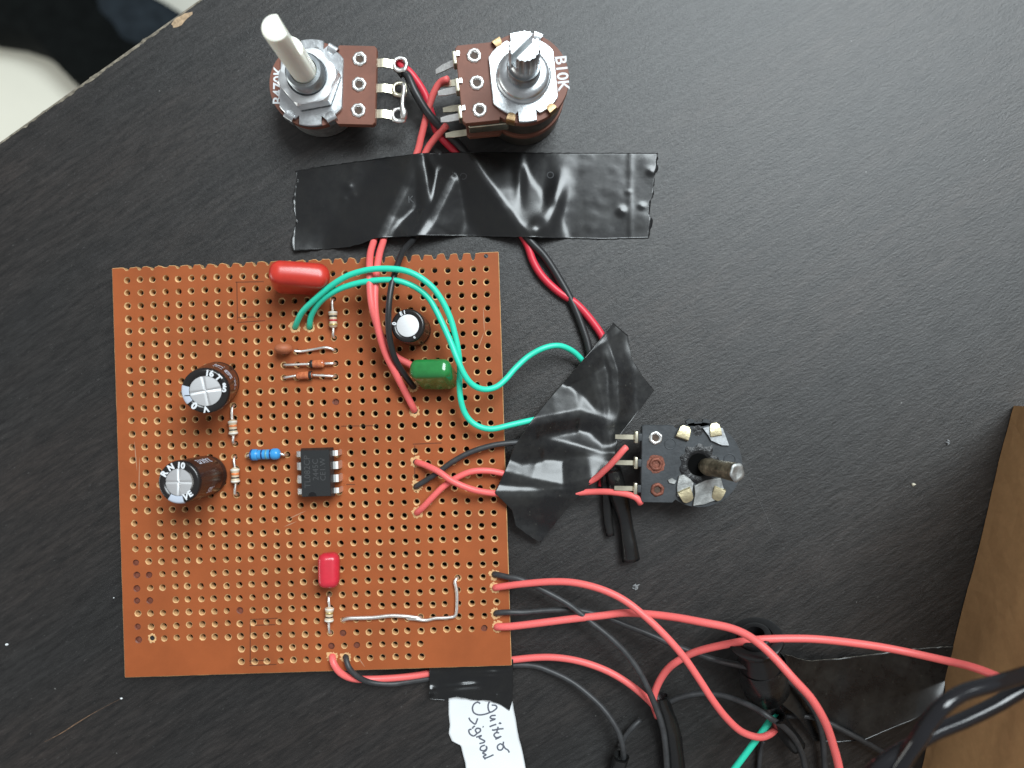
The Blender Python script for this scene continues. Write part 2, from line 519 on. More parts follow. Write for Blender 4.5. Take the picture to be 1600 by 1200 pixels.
# worn strip where the laminate edge has chipped away: ragged, slightly proud
g = G(); V = []; F = []
NW = 420
for k in range(NW + 1):
    a = -30 + 85 * k / NW
    w = 0.02 + 0.50 * noise.noise(Vector((a * 0.55, 3, 0))) + 0.22 * noise.noise(Vector((a * 2.7, 8, 0)))
    if 14 < a < 36: w += 0.22
    w = max(0.06, w)
    V += [tpt(a, -0.035, -0.5), tpt(a, -0.02, -0.22), tpt(a, 0.12, -0.11), tpt(a, 0.42, 0.022), tpt(a, 0.42 + w, 0.016)]
for k in range(NW):
    for i in range(4):
        F.append((k * 5 + i, (k + 1) * 5 + i, (k + 1) * 5 + i + 1, k * 5 + i + 1))
g.add(V, F); make("worn_edge", g, M_RAW, table, smooth=False)
# bigger splinters broken out of the edge
def chip(cx, cy, la, wb, seed, m):
    rnd = random.Random(seed)
    c = P(cx, cy)
    pts = []
    for k in range(14):
        t = 2 * math.pi * k / 14
        rr = 1 + rnd.uniform(-0.25, 0.25)
        p = c + ed * (math.cos(t) * la * rr) + (-en) * (math.sin(t) * wb * rr)
        pts.append((p.x, p.y))
    make("edge_chip", prism(pts, 0.004, 0.05, 0.02), m, table, smooth=False)
chip(145, 122, 1.7, 0.42, 1, M_RAW); chip(283, 31, 2.3, 0.85, 2, M_CHIP); chip(40, 197, 0.75, 0.30, 3, M_RAW)
chip(244, 52, 1.0, 0.28, 4, M_RAW); chip(226, 62, 0.8, 0.24, 5, M_RAW); chip(200, 84, 0.7, 0.20, 6, M_RAW); chip(68, 175, 0.8, 0.2, 8, M_RAW)
# brown scratch at lower left
def ribbon(pts, w, dz=0.0, wfun=None):
    g = G(); V = []; F = []
    n = len(pts)
    for i, p in enumerate(pts):
        t = (pts[min(i + 1, n - 1)] - pts[max(i - 1, 0)]); t.z = 0; t.normalize()
        s = Vector((-t.y, t.x, 0)) * (w * (wfun(i / (n - 1)) if wfun else 1) / 2)
        V += [p + s + Vector((0, 0, dz)), p - s + Vector((0, 0, dz))]
    for i in range(n - 1): F.append((2 * i, 2 * i + 1, 2 * i + 3, 2 * i + 2))
    g.add(V, F); return g
make("scratch", ribbon(catmull([P(70, 1159, 0.006), P(95, 1146, 0.006), P(120, 1130, 0.006), P(150, 1112, 0.006), P(190, 1091, 0.006)]), 0.20,
     wfun=lambda t: 0.25 + 0.9 * math.sin(math.pi * min(1, t * 1.3)) ** 2), mat("brown_scratch", (0.16, 0.095, 0.055), 0.8, var=0.5, vscale=900), table, smooth=False)

# dark clothes lying low behind the table edge, far out of focus
def lump(outline, zb, thick, m, name, parent):
    """pillow-like solid from a photo outline placed at its own depth"""
    n = len(outline)
    c = Vector((0, 0, 0))
    pts = [P(x, y, zb) for x, y in outline]
    for p in pts: c += p / n
    g = G(); V = []; F = []
    rings = [(1.0, 0.0), (1.02, 0.25), (0.99, 0.55), (0.9, 0.82), (0.7, 0.96), (0.4, 1.0), (0.02, 1.02)]
    for (k, h) in rings:
        for i, p in enumerate(pts):
            q = c + (p - c) * k
            q.z = zb - thick + thick * h + 5 * noise.noise(q * 0.02)
            V.append(q)
    for r in range(len(rings) - 1):
        for i in range(n):
            j = (i + 1) % n
            F.append((r * n + i, r * n + j, (r + 1) * n + j, (r + 1) * n + i))
    F.append(tuple(range(n - 1, -1, -1))); F.append(tuple((len(rings) - 1) * n + i for i in range(n)))
    g.add(V, F); return make(name, g, m, parent)
def smooth_outline(pts, step=60):
    cl = [Vector((x, y, 0)) for x, y in pts]
    out = catmull(cl + [cl[0]], step)
    return [(p.x, p.y) for p in out[:-1]]
clothes = empty("dark_clothes", P(60, -100, -719) , "blurred black and slate clothes on the pale floor beyond the table edge", "clothes")
lump(smooth_outline([(-260, 60), (-120, 40), (0, 52), (60, 78), (100, 120), (150, 140), (240, 120), (235, 60), (190, 10), (160, -120), (60, -220), (-160, -240), (-290, -120)], 30),
     -665, 48, M_CLOTH_B, "black_cloth", clothes)
lump(smooth_outline([(150, -160), (135, 0), (160, 60), (190, 92), (245, 70), (290, 22), (238, 20), (208, -5), (198, -80), (196, -170)], 20),
     -668, 46, M_CLOTH_S, "slate_cloth", clothes)

# ------------------------------------------------------------------ circuit board
ZT = 4.0; TH = 1.6; ZB = ZT - TH       # board top / bottom above the table
BR = math.radians(1.8)
BU = Vector((math.cos(BR), math.sin(BR), 0)) * 2.54
BV = Vector((math.sin(BR), -math.cos(BR), 0)) * 2.54      # down the photo
BC = P(487.9, 709.5, ZT)
def B(i, j, z=ZT):
    p = BC + BU * (i - 14) + BV * (j - 14); p.z = z; return p
def Bpx(px, py, z=ZT):
    """photo pixel -> grid coordinates (i,j) on the board top"""
    d = P(px, py, z) - BC; d.z = 0
    return 14 + d.dot(BU) / 2.54 ** 2, 14 + d.dot(BV) / 2.54 ** 2

board = empty("circuit_board", B(14, 15, 0), "brown perforated circuit board carrying capacitors, resistors and a chip", "circuit board")
L_, R_, BT_ = -1.12, 28.97, 30.92
missing = set()
for (x, y) in ((322, 555), (545, 548), (427, 690), (227, 816), (315, 894), (252, 936), (647, 681), (732, 860), (206, 736)):
    i, j = Bpx(x, y); missing.add((round(i), round(j)))
flux = set()
for (x, y) in ((211, 878), (211, 897), (213, 917), (213, 938), (232, 938), (232, 897), (376, 951), (525, 627), (519, 1007), (560, 1005), (538, 986), (753, 977), (217, 998), (215, 978)):
    i, j = Bpx(x, y); flux.add((round(i), round(j)))
def topedge(i):
    t = (i - L_) / (R_ - L_)
    return -0.93 * (1 - t) - 1.27 * t
g = G()
SEG = 16
rnd = random.Random(3)
def quad(i0, j0, i1, j1):
    g.add([B(i0, j0), B(i0, j1), B(i1, j1), B(i1, j0)], [(0, 1, 2, 3)])
    g.add([B(i0, j0, ZB), B(i0, j1, ZB), B(i1, j1, ZB), B(i1, j0, ZB)], [(3, 2, 1, 0)])
def hole_cell(i, j):
    ci = i + rnd.gauss(0, 0.022); cj = j + rnd.gauss(0, 0.022)
    r0 = (0.66 + rnd.uniform(-0.05, 0.06)) / 2.54; r1 = (0.53 + rnd.uniform(-0.03, 0.03)) / 2.54
    fl = (i, j) in flux
    V = []
    ox, oy = rnd.uniform(-0.02, 0.02), rnd.uniform(-0.02, 0.02)
    for k in range(SEG):
        a = 2 * math.pi * k / SEG
        c, s = math.cos(a), math.sin(a)
        mx = max(abs(c), abs(s))
        V.append(B(i + 0.5 * c / mx, j + 0.5 * s / mx))
    jit = [1 + rnd.uniform(-0.06, 0.06) for _ in range(SEG)]
    for k in range(SEG):
        a = 2 * math.pi * k / SEG
        V.append(B(ci + ox + r0 * jit[k] * math.cos(a), cj + oy + r0 * jit[k] * math.sin(a)))
    for k in range(SEG):
        a = 2 * math.pi * k / SEG
        V.append(B(ci + r1 * math.cos(a), cj + r1 * math.sin(a), ZT - 0.17))
    for k in range(SEG):
        a = 2 * math.pi * k / SEG
        V.append(B(ci + r1 * math.cos(a), cj + r1 * math.sin(a), ZB))
    for k in range(SEG):
        a = 2 * math.pi * k / SEG
        c, s = math.cos(a), math.sin(a)
        mx = max(abs(c), abs(s))
        V.append(B(i + 0.5 * c / mx, j + 0.5 * s / mx, ZB))
    fs = [[], []]
    for l in range(4):
        for k in range(SEG):
            k2 = (k + 1) % SEG
            fs[1 if l in (1, 2) else 0].append((l * SEG + k, (l + 1) * SEG + k, (l + 1) * SEG + k2, l * SEG + k2))
    o = len(g.v)
    g.add(V, fs[0], 0)
    g.f += [tuple(x + o for x in f) for f in fs[1]]; g.m += [2 if fl else 1] * len(fs[1])
    if fl:   # flux plug part way down
        g.add([B(ci + r1 * math.cos(2 * math.pi * k / SEG), cj + r1 * math.sin(2 * math.pi * k / SEG), ZT - 0.45) for k in range(SEG)],
              [tuple(reversed(range(SEG)))], 2)
for j in range(31):
    for i in range(29):
        if j >= 29 and not (8 <= i <= 22): continue
        if (i, j) in missing: quad(i - .5, j - .5, i + .5, j + .5)
        else: hole_cell(i, j)
quad(L_, -.5, -.5, 30.5); quad(28.5, -.5, R_, 30.5)
quad(-.5, 28.5, 7.5, 30.5); quad(22.5, 28.5, 28.5, 30.5)
quad(L_, 30.5, R_, BT_)
# snapped top edge: bites where the break ran through a row of holes
edge = []          # outline of the top edge (i,j), left to right
i = L_
edge.append((L_, topedge(L_)))
er = random.Random(11)
for c in range(0, 29):
    e = topedge(c)
    if c == 28:
        continue
    w = 0.24 * er.uniform(0.75, 1.15); dpt = max(0.05, (-1.0 + 0.26) - e) * er.uniform(0.7, 1.1)
    if c in (3, 15): dpt *= 0.3
    edge.append((c - 0.5 + er.uniform(-.06, .06), e + er.uniform(-0.05, 0.03)))
    edge.append((c - w - 0.05, e + er.uniform(-0.04, 0.05)))
    for k in range(6):
        t = k / 5
        edge.append((c - w + 2 * w * t, e + 0.04 + dpt * math.sin(math.pi * t) ** 0.6))
    edge.append((c + w + 0.06, e + er.uniform(-0.04, 0.05)))
edge.append((27.6, topedge(27.6))); edge.append((R_, topedge(R_)))
n = len(edge)
V = [B(a, b) for a, b in edge] + [B(a, -0.5) for a, b in edge] + [B(a, b, ZB) for a, b in edge] + [B(a, -0.5, ZB) for a, b in edge]
o = len(g.v)
g.add(V, [(k, n + k, n + k + 1, k + 1) for k in range(n - 1)] + [(3 * n + k + 1, 3 * n + k, 2 * n + k, 2 * n + k + 1)[::-1] for k in range(n - 1)], 0)
# small tan bevel on the broken edge + wall
V = []
for a, b in edge:
    V += [B(a, b, ZT), B(a, b - 0.045, ZT - 0.10), B(a, b - 0.05, ZB)]
F = []
for k in range(n - 1):
    for q in range(2): F.append((k * 3 + q, k * 3 + q + 1, (k + 1) * 3 + q + 1, (k + 1) * 3 + q)[::-1])
g.add(V, F, 3)
# other outer walls, with a thin worn bevel
def wall(p, q, nx, ny):
    K = 40; V = []
    for k in range(K + 1):
        t = k / K
        a = p[0] + (q[0] - p[0]) * t; b = p[1] + (q[1] - p[1]) * t
        w = 0.045 + 0.02 * noise.noise(Vector((a * 1.3, b * 1.3, 5)))
        V += [B(a, b, ZT), B(a + nx * w, b + ny * w, ZT - 0.10), B(a + nx * w, b + ny * w, ZB)]
    F = []
    for k in range(K):
        for q_ in range(2): F.append((k * 3 + q_, k * 3 + q_ + 1, (k + 1) * 3 + q_ + 1, (k + 1) * 3 + q_))
    g.add(V, F, 3)
wall((L_, topedge(L_)), (L_, BT_), -1, 0); wall((L_, BT_), (R_, BT_), 0, 1); wall((R_, BT_), (R_, topedge(R_)), 1, 0)
make("board_panel", g, [M_BOARD, M_RIM, M_FLUX, M_SNAP], board, smooth=False)
# full hole in the broken corner strip: flat disc painted dark as its shade
c = B(28.02, -1.0)
make("hole_shade_disc", lathe([(0.02, 0.03), (0.42, 0.03)], 16, Matrix.Translation(c)), M_CHAR_SHADE, board)
# pencil layout lines
def bline(x0, y0, x1, y1, w=0.22, m=M_PENCIL, name="pencil_line", wf=None):
    p, q = P(x0, y0, ZT + 0.012), P(x1, y1, ZT + 0.012)
    make(name, ribbon(catmull([p, q], 1.0), w, wfun=wf), m, board, smooth=False)
for a in ((368, 441, 412, 440), (370, 504, 414, 501), (372, 496, 400, 495), (370, 440, 371, 502), (533, 666, 590, 665), (645, 694, 690, 692),
          (391, 968, 434, 966), (398, 977, 430, 976), (391, 970, 391, 1038), (390, 1040, 432, 1038), (389, 1033, 415, 1032), (541, 757, 555, 757), (648, 696, 648, 760)):
    bline(*a)
tp = lambda t: 0.2 + math.sin(math.pi * t)
for a in ((210, 690, 214, 735), (218, 715, 217, 775), (444, 823, 463, 815), (448, 812, 478, 798), (756, 520, 747, 545), (755, 480, 757, 520), (560, 1028, 570, 1042)):
    bline(*a, w=0.16, m=M_SCRATCH, name="scratch", wf=tp)
# scraped, enlarged wire holes, flat centres painted dark as the shade inside
def scraped(px, py, r=1.25, seed=0, name="scraped_hole_rim"):
    rr = random.Random(seed)
    i, j = Bpx(px, py)
    c = B(i, j)
    g = G(); V = []; F = []; N = 30
    for k in range(N):
        a = 2 * math.pi * k / N
        d = Vector((math.cos(a), math.sin(a), 0))
        ro = r * rr.uniform(0.74, 1.12) * (1 + 0.25 * noise.noise(Vector((d.x * 1.4, d.y * 1.4, seed)))); ri = r * rr.uniform(0.50, 0.62)
        V += [c + d * ro + Vector((0, 0, 0.008)), c + d * (ro * 0.86) + Vector((0, 0, 0.10 * rr.uniform(0.2, 1))), c + d * ri + Vector((0, 0, 0.05)), c + d * ri * 0.9 + Vector((0, 0, 0.012))]
    for k in range(N):
        k2 = (k + 1) % N
        for l in range(3): F.append((k * 4 + l, k * 4 + l + 1, k2 * 4 + l + 1, k2 * 4 + l)[::-1])
    F.append(tuple(k * 4 + 3 for k in range(N)))
    g.add(V, F[:-1], 0); o = len(g.v) - 4 * N
    g.f.append(tuple(x + o for x in F[-1])); g.m.append(1)
    make(name, g, [M_RIM, M_CHAR_SHADE], board, smooth=False)
SC = [(461, 511), (484, 511), (646, 604), (648, 642), (650, 722), (651, 760), (652, 801), (773, 898), (774, 918), (775, 959), (778, 979), (519, 1026), (540, 1027), (238, 997)]
for k, (x, y) in enumerate(SC): scraped(x, y, 1.18 if k < 13 else 0.95, k)

def snap(px, py):
    """photo pixel of the drilled hole nearest to a pixel"""
    i, j = Bpx(px, py); p = B(round(i), round(j)); k = S * (D - ZT) / D
    return (800 + p.x / k, 600 - p.y / k)
# --- leads bent into the holes
def lead(px_pts, parent, r=0.27, m=None, name="lead", dive=True, both=True, tail=True):
    pts = [P(*p) for p in px_pts]
    if tail:
        a = pts[0].copy(); a.z = 0.25
        b = pts[-1].copy(); b.z = 0.25
        seq = []
        if both: seq = [a]
        pts = seq + pts + ([b] if dive else [])
    make(name, tube(catmull(pts, 0.3), r, 8), m or M_TIN, parent)

# --- axial resistors
def resistor(p0, p1, b0, b1, r, bodymat, bands, label, z=5.0):
    """p0,p1 photo px of lead holes; b0,b1 px of body ends"""
    A, C = P(*b0, z), P(*b1, z)
    L = (C - A).length
    M = frame(A, C - A, (0, 0, 1))
    prof = [(0.05, 0)]
    for k in range(25):
        t = k / 24
        e = max(0, 1 - abs(2 * t - 1))
        bulb = 0.86 + 0.14 * (1 if (t < 0.26 or t > 0.74) else 0)
        endr = min(1, math.sqrt(max(0.0, 1 - (1 - min(1, min(t, 1 - t) * L / (r * 0.8))) ** 2)))
        prof.append((max(0.06, r * endr * bulb), t * L))
    prof.append((0.05, L))
    body = make("resistor", lathe(prof, 18, M), bodymat, board, label=label)
    for (t, w, col) in bands:
        rr = r * (0.86 + 0.14 * (1 if (t < 0.26 or t > 0.74) else 0)) + 0.02
        make("band", lathe([(rr - 0.05, t * L - w / 2), (rr, t * L - w / 2 + 0.02), (rr, t * L + w / 2 - 0.02), (rr - 0.05, t * L + w / 2)], 18, M), BAND[col], body)
    for (h, e) in ((p0, b0), (p1, b1)):
        hp = P(*snap(*h), ZT); ep = P(*e, z)
        low = hp.copy(); low.z = 0.3
        k1 = hp.lerp(ep, 0.04); k1.z = ZT + 0.12
        k2 = hp.lerp(ep, 0.35); k2.z = z - 0.05
        inn = ep + (P(*b1, z) - P(*b0, z)).normalized() * (0.25 if e == b0 else -0.25)
        make("lead", tube(catmull([low, k1, k2, ep, inn], 0.25), 0.26, 8), M_TIN, body)
RB = 0.86
resistor((521, 469), (525, 531), (520, 485), (521, 513), RB, M_BEIGE, [(0.12, .35, 'white'), (0.32, .42, 'black'), (0.56, .42, 'red'), (0.8, .4, 'gold')],
         "small beige resistor with black and red bands under the green wires")
resistor((364, 634), (366, 692), (363, 655), (365, 681), RB, M_BEIGE, [(0.16, .35, 'white'), (0.40, .45, 'orange'), (0.64, .3, 'black'), (0.84, .35, 'white')],
         "small beige resistor beside the upper large capacitor")
resistor((368, 711), (370, 773), (367, 730), (368, 756), RB, M_BEIGE, [(0.16, .35, 'white'), (0.40, .5, 'orange'), (0.62, .3, 'black'), (0.84, .35, 'white')],
         "small beige resistor beside the lower large capacitor")
resistor((515, 925), (517, 987), (515, 948), (514, 973), RB, M_BEIGE, [(0.14, .35, 'white'), (0.38, .42, 'gold'), (0.62, .28, 'black'), (0.84, .35, 'white')],
         "small beige resistor below the crimson capacitor")
resistor((386, 712), (450, 708), (389, 711), (439, 709), 1.12, M_BLUE, [(0.10, .30, 'navy'), (0.27, .34, 'navy'), (0.42, .34, 'navy'), (0.56, .40, 'green'), (0.69, .34, 'navy')],
         "bright blue banded resistor left of the chip", z=5.2)

# --- glass diodes
def diode(h0, h1, b0, b1, bandend, label):
    z = 4.9
    A, C = P(*b0, z), P(*b1, z); L = (C - A).length
    M = frame(A, C - A, (0, 0, 1)); r = 0.78
    prof = [(0.1, 0), (r * .7, 0.03), (r * .95, .2), (r, .45), (r, L - .45), (r * .95, L - .2), (r * .7, L - .03), (0.1, L)]
    body = make("diode", lathe(prof, 18, M), M_DIODE, board, label=label)
    t0 = 0.05 if bandend == 0 else L - 0.75
    make("cathode_band", lathe([(r * .7, t0), (r + .02, t0 + .12), (r + .02, t0 + .6), (r - .04, t0 + .7)], 18, M), BAND['black'], body)
    for (h, e) in ((h0, b0), (h1, b1)):
        hp = P(*snap(*h), ZT); ep = P(*e, z)
        low = hp.copy(); low.z = 0.3
        k1 = hp.lerp(ep, 0.03); k1.z = ZT + 0.12
        k2 = hp.lerp(ep, 0.25); k2.z = z
        make("lead", tube(catmull([low, k1, k2, ep], 0.25), 0.27, 8), M_TIN, body)
diode((444, 573), (524, 569), (484, 569), (507, 568), 0, "orange glass diode with its black band at the left")
diode((444, 592), (526, 588), (463, 587), (488, 586), 1, "orange glass diode with its black band at the right")

# --- ceramic disc capacitor
c = P(443, 545, 5.9)
cc = make("ceramic_capacitor", lathe([(max(0.02, math.sin(math.pi * k / 14)) * 1.0, -math.cos(math.pi * k / 14)) for k in range(15)], 24,
     Matrix.Translation(c) @ Matrix.Rotation(math.radians(1), 4, 'Z') @ Matrix.Diagonal((1.75, 1.12, 1.7, 1))), M_CERAM, board,
     label="small orange disc capacitor above the two diodes")
lead([(459, 548, 5.0), (470, 549, 4.6), (490, 546, 4.6), (507, 543, 4.9), (518, 545, 4.6), (*snap(524, 549), 3.9)], cc, both=False)
lead([(443, 549, 4.6), (443, 549, 4.0)], cc, both=False)

# --- dipped film capacitors
def film_cap(base, top, lx, ly, ang, r, m, label, h=None, foot=None, taper=0.10):
    Bp, Tp = P(*base), P(*top)
    ax = Tp - Bp
    xr = Vector((math.cos(ang), math.sin(ang), 0))
    hh = ax.length
    M = frame((Bp + Tp) / 2, ax, xr)
    g = rbox(lx, ly, hh, r, M, n=5, taper=taper)
    for p in g.v: p += Vector((noise.noise(p * 0.35), noise.noise(p * 0.35 + Vector((9, 0, 0))), noise.noise(p * 0.35 + Vector((0, 9, 0))))) * 0.13
    o = make("film_capacitor", g, m, board, label=label)
    for s in (-1, 1):
        q = Bp + xr * (s * lx * 0.36)
        make("lead", tube(catmull([q + Vector((0, 0, 0.8)), Vector((q.x, q.y, ZT)), Vector((q.x, q.y, 0.3))], 0.4), 0.27, 8), M_TIN, o)
    return o
film_cap((469, 447, 4.3), (468, 424, 13.5), 11.3, 4.9, math.radians(0.5), 2.2, M_RED_CAP, "large glossy red film capacitor at the snapped top edge")
film_cap((516, 887, 4.2), (513, 893, 9.3), 4.1, 6.8, math.radians(2), 1.5, M_RED_CAP2, "small crimson film capacitor above a beige resistor", taper=0.05)
film_cap((689, 597, 4.3), (669, 573, 12.6), 7.9, 3.9, math.radians(-3), 1.5, M_GREEN_CAP, "glossy dark green film capacitor leaning left", taper=0.03)

# --- electrolytic capacitors
def electro(base, top, r, label, stripe, texts, body_mat, cross=True, cross_ang=0.0, rin=0.66, side_txt=()):
    Bp, Tp = P(*base), P(*top)
    ax = Tp - Bp; h = ax.length
    M = frame(Bp, ax, (1, 0, 0))
    prof = [(r * .5, 0), (r * .93, 0.02), (r * .97, .3), (r * .98, .9), (r * .90, 1.3), (r * .90, 1.6), (r * .985, 2.0), (r, 2.4), (r, h * .6), (r, h - .75), (r * .985, h - .4), (r * .94, h - .12), (r * .88, h), (r * rin, h - .01), (r * rin * .99, h - .2)]
    side = prof[:9]; 
    body = make("electrolytic_capacitor", lathe(prof[:10], 48, M), body_mat, board, label=label)
    make("sleeve_end", lathe(prof[9:], 48, M), M_SLEEVE, body)
    # vented aluminium top
    g = G(); V = []; F = []; NR, NS = 16, 72; ri = r * rin
    for a in range(NR + 1):
        rr = ri * a / NR
        for k in range(NS):
            t = 2 * math.pi * k / NS
            x, y = rr * math.cos(t), rr * math.sin(t)
            z = h - 0.13
            if cross:
                ca, sa = math.cos(cross_ang), math.sin(cross_ang)
                u, v = x * ca + y * sa, -x * sa + y * ca
                d = min(abs(u), abs(v))
                z += -0.14 * math.exp(-(d / 0.16) ** 2) + 0.05 * (1 - (rr / ri) ** 2)
            else:
                z += 0.06 * (1 - (rr / ri) ** 2)
            V.append(M @ Vector((x, y, z)))
    for a in range(NR):
        for k in range(NS):
            k2 = (k + 1) % NS
            F.append((a * NS + k, a * NS + k2, (a + 1) * NS + k2, (a + 1) * NS + k))
    g.add(V, F); make("vent_top", g, M_ALU, body)
    if stripe:
        a0, a1 = (math.radians(q) for q in stripe)
        pr = [(q[0] + 0.025, q[1] + (0.02 if q[1] > h - .5 else 0)) for q in prof[5:14]]
        make("polarity_stripe", lathe(pr, 14, M, a0, a1), M_STRIPE, body)
    ringr = r * (rin + 0.9) / 2
    for (ch, ang, size, rot) in texts:
        t = math.radians(ang)
        Mt = M @ Matrix.Translation((ringr * math.cos(t), ringr * math.sin(t), h + 0.035)) @ Matrix.Rotation(math.radians(rot), 4, 'Z')
        make("printed_character", text_mesh(ch, size, Mt, bold=0.05 * size), M_INK_W if ch != '|' else M_SLEEVE, body, smooth=False)
    for (ch, ang, hz, size, rot) in side_txt:
        t = math.radians(ang)
        # wrap flat lettering around the can
        tg = text_mesh(ch, size, Matrix.Rotation(math.radians(rot), 4, 'Z'), bold=0.04 * size)
        tg.v = [M @ Vector(((r + .03) * math.cos(t + p.x / r), (r + .03) * math.sin(t + p.x / r), hz + p.y)) for p in tg.v]
        make("printed_character", tg, M_STRIPE, body, smooth=False)
    for s in (-1, 1):
        q = Bp + Vector((s * 1.27, 0, 0))
        make("lead", tube(catmull([q + Vector((0, 0, .6)), Vector((q.x, q.y, 0.3))], 0.6), 0.27, 8), M_TIN, body)
electro((341, 597, 4.1), (321, 611, 15.6), 4.22, "large upright electrolytic capacitor beside the left resistor column, upper one",
        (163, 215), [("16", 75, 1.5, -10), ("T", 45, 1.5, -50), ("5", 4, 1.5, -8), ("°", 12, 1.6, -10), ("0", 232, 1.7, 145), ("V", 268, 1.5, 190), ("|", 193, 1.0, 90)],
        M_SLEEVE_BOUNCE, True, math.radians(8), rin=0.66,
        side_txt=[("85", 38, 7.6, 2.6, 90), ("16V", 70, 6.5, 2.4, 90), ("µF", 5, 6.0, 2.2, 90)])
electro((326, 742, 4.1), (279, 753.5, 16.2), 3.95, "large electrolytic capacitor with a cross-scored top, lower one",
        (238, 286), [("10", 82, 1.5, -5), ("N", 118, 1.5, 30), ("R", 150, 1.6, 60), ("E", 316, 1.5, 35), ("V", 297, 1.5, 15)],
        M_SLEEVE_BOUNCE, True, math.radians(0), rin=0.63,
        side_txt=[("RANVE", 60, 6.5, 1.7, 90), ("105", 330, 6.5, 1.7, 90)])
electro((649, 517, 4.1), (637, 508.5, 11.6), 3.25, "small round electrolytic capacitor with a plain silver top",
        None, [("1", 104, 0.95, 10), ("E", 120, 0.95, 25), ("0", 172, 1.05, 80), ("c", 300, 0.8, 30)], M_SLEEVE, False, 0, rin=0.66)

# --- DIP-8 chip
cx = P(493, 739.5, 8.2)
Mc = Matrix.Translation((cx.x, cx.y, 0)) @ Matrix.Rotation(BR, 4, 'Z')
def chipring(w, l, z): return [Vector((-w, -l, z)), Vector((w, -l, z)), Vector((w, l, z)), Vector((-w, l, z))]
g = G(); V = []
for (w, l, z) in ((2.75, 4.45, 4.55), (3.1, 4.75, 6.3), (3.1, 4.75, 6.5), (2.80, 4.48, 8.05), (2.72, 4.40, 8.15)): V += chipring(w, l, z)
F = [(3, 2, 1, 0), (16, 17, 18, 19)]
for l in range(4):
    for k in range(4): F.append((l * 4 + k, l * 4 + (k + 1) % 4, (l + 1) * 4 + (k + 1) % 4, (l + 1) * 4 + k))
g.add(V, F); g.xform(Mc)
ic = make("chip", g, M_CHIP_EP, board, smooth=False, label="black eight-pin chip with faint grey marking")
g = lathe([(0.02, 8.165), (0.72, 8.165), (0.8, 8.155)], 14, Mc @ Matrix.Translation((-0.75, -4.38, 0)), 0, math.pi)
make("notch", g, M_CHIP_N, ic)  # raised half-disc, coloured darker for a sunken look
for (tx, xx, yy, sz) in (("TL082CP", -1.55, 0.35, 1.65), ("2445C", 0.05, 0.7, 1.55), ("CE1.W", 1.45, 0.7, 1.5)):
    Mt = Mc @ Matrix.Translation((xx, yy, 8.168)) @ Matrix.Rotation(math.pi / 2, 4, 'Z')
    make("marking", text_mesh(tx, sz, Mt), M_INK_C, ic, smooth=False)
for s in (-1, 1):
    for k in range(4):
        y = (k - 1.5) * 2.54
        w = 0.72 if k in (1, 2) else 0.52
        yo = y + (0 if k in (1, 2) else (0.18 if k == 0 else -0.18))
        pts = [(3.0, 6.42), (3.55, 6.42), (3.80, 6.30), (3.93, 6.0), (3.98, 4.4), (3.95, 3.6), (3.9, 0.3)]
        V = []
        for q, (x, z) in enumerate(pts):
            ww = w if q < 4 else (w if q == 4 else 0.26)
            th = 0.26
            nx, nz = (0, th) if q < 2 else ((th * .7, th * .7) if q == 2 else (th, 0))
            V += [Vector((s * x, yo - ww, z)), Vector((s * x, yo + ww, z)), Vector((s * (x + nx), yo + ww, z + nz)), Vector((s * (x + nx), yo - ww, z + nz))]
        F = []
        for q in range(len(pts) - 1):
            for l in range(4): F.append((q * 4 + l, q * 4 + (l + 1) % 4, (q + 1) * 4 + (l + 1) % 4, (q + 1) * 4 + l))
        F += [(0, 1, 2, 3), tuple((len(pts) - 1) * 4 + l for l in (3, 2, 1, 0))]
        g = G(); g.add(V, F); g.xform(Mc)
        make("pin", g, M_PIN, ic, smooth=False)

# --- bare jumpers
def jumper(pts, label, r=0.34):
    pts[0] = (*snap(*pts[0][:2]), 3.9); pts[-1] = (*snap(*pts[-1][:2]), 3.9)
    w = [P(*p) for p in pts]
    a = w[0].copy(); a.z = 0.3; b = w[-1].copy(); b.z = 0.3
    make("jumper_wire", tube(catmull([a] + w + [b], 0.3), r, 10), M_TIN, board, label=label)
jumper([(538, 967, 4.1), (545, 966, 4.5), (580, 965, 4.45), (610, 962, 4.5), (635, 963, 4.55), (650, 965, 4.45), (655, 962, 4.1)], "straight bare tinned jumper across the lower board", 0.40)
jumper([(640, 963, 4.1), (648, 967, 4.45), (665, 969, 4.4), (680, 966, 4.45), (700, 965, 4.5), (712, 961, 4.5), (714, 945, 4.5), (714, 925, 4.55), (711, 908, 4.5), (712, 899, 4.1)],
       "bent bare tinned jumper turning up at a right angle", 0.34)

# ------------------------------------------------------------------ wires
def wire(name, pts, r, m, label, group=None, seg=12, bare=None):
    w = catmull([P(*p) for p in pts], 0.55)
    w = [p + Vector((noise.noise(p * 0.08 + Vector((r * 50, 0, 0))), noise.noise(p * 0.08 + Vector((0, r * 50, 3))), 0)) * 0.12 for p in w]
    return make(name, tube(w, r, seg), m, label=label, cat="wire", group=group)
GR, GB, GG = "red hookup wires", "black hookup wires", "green hookup wires"
RW = 0.68
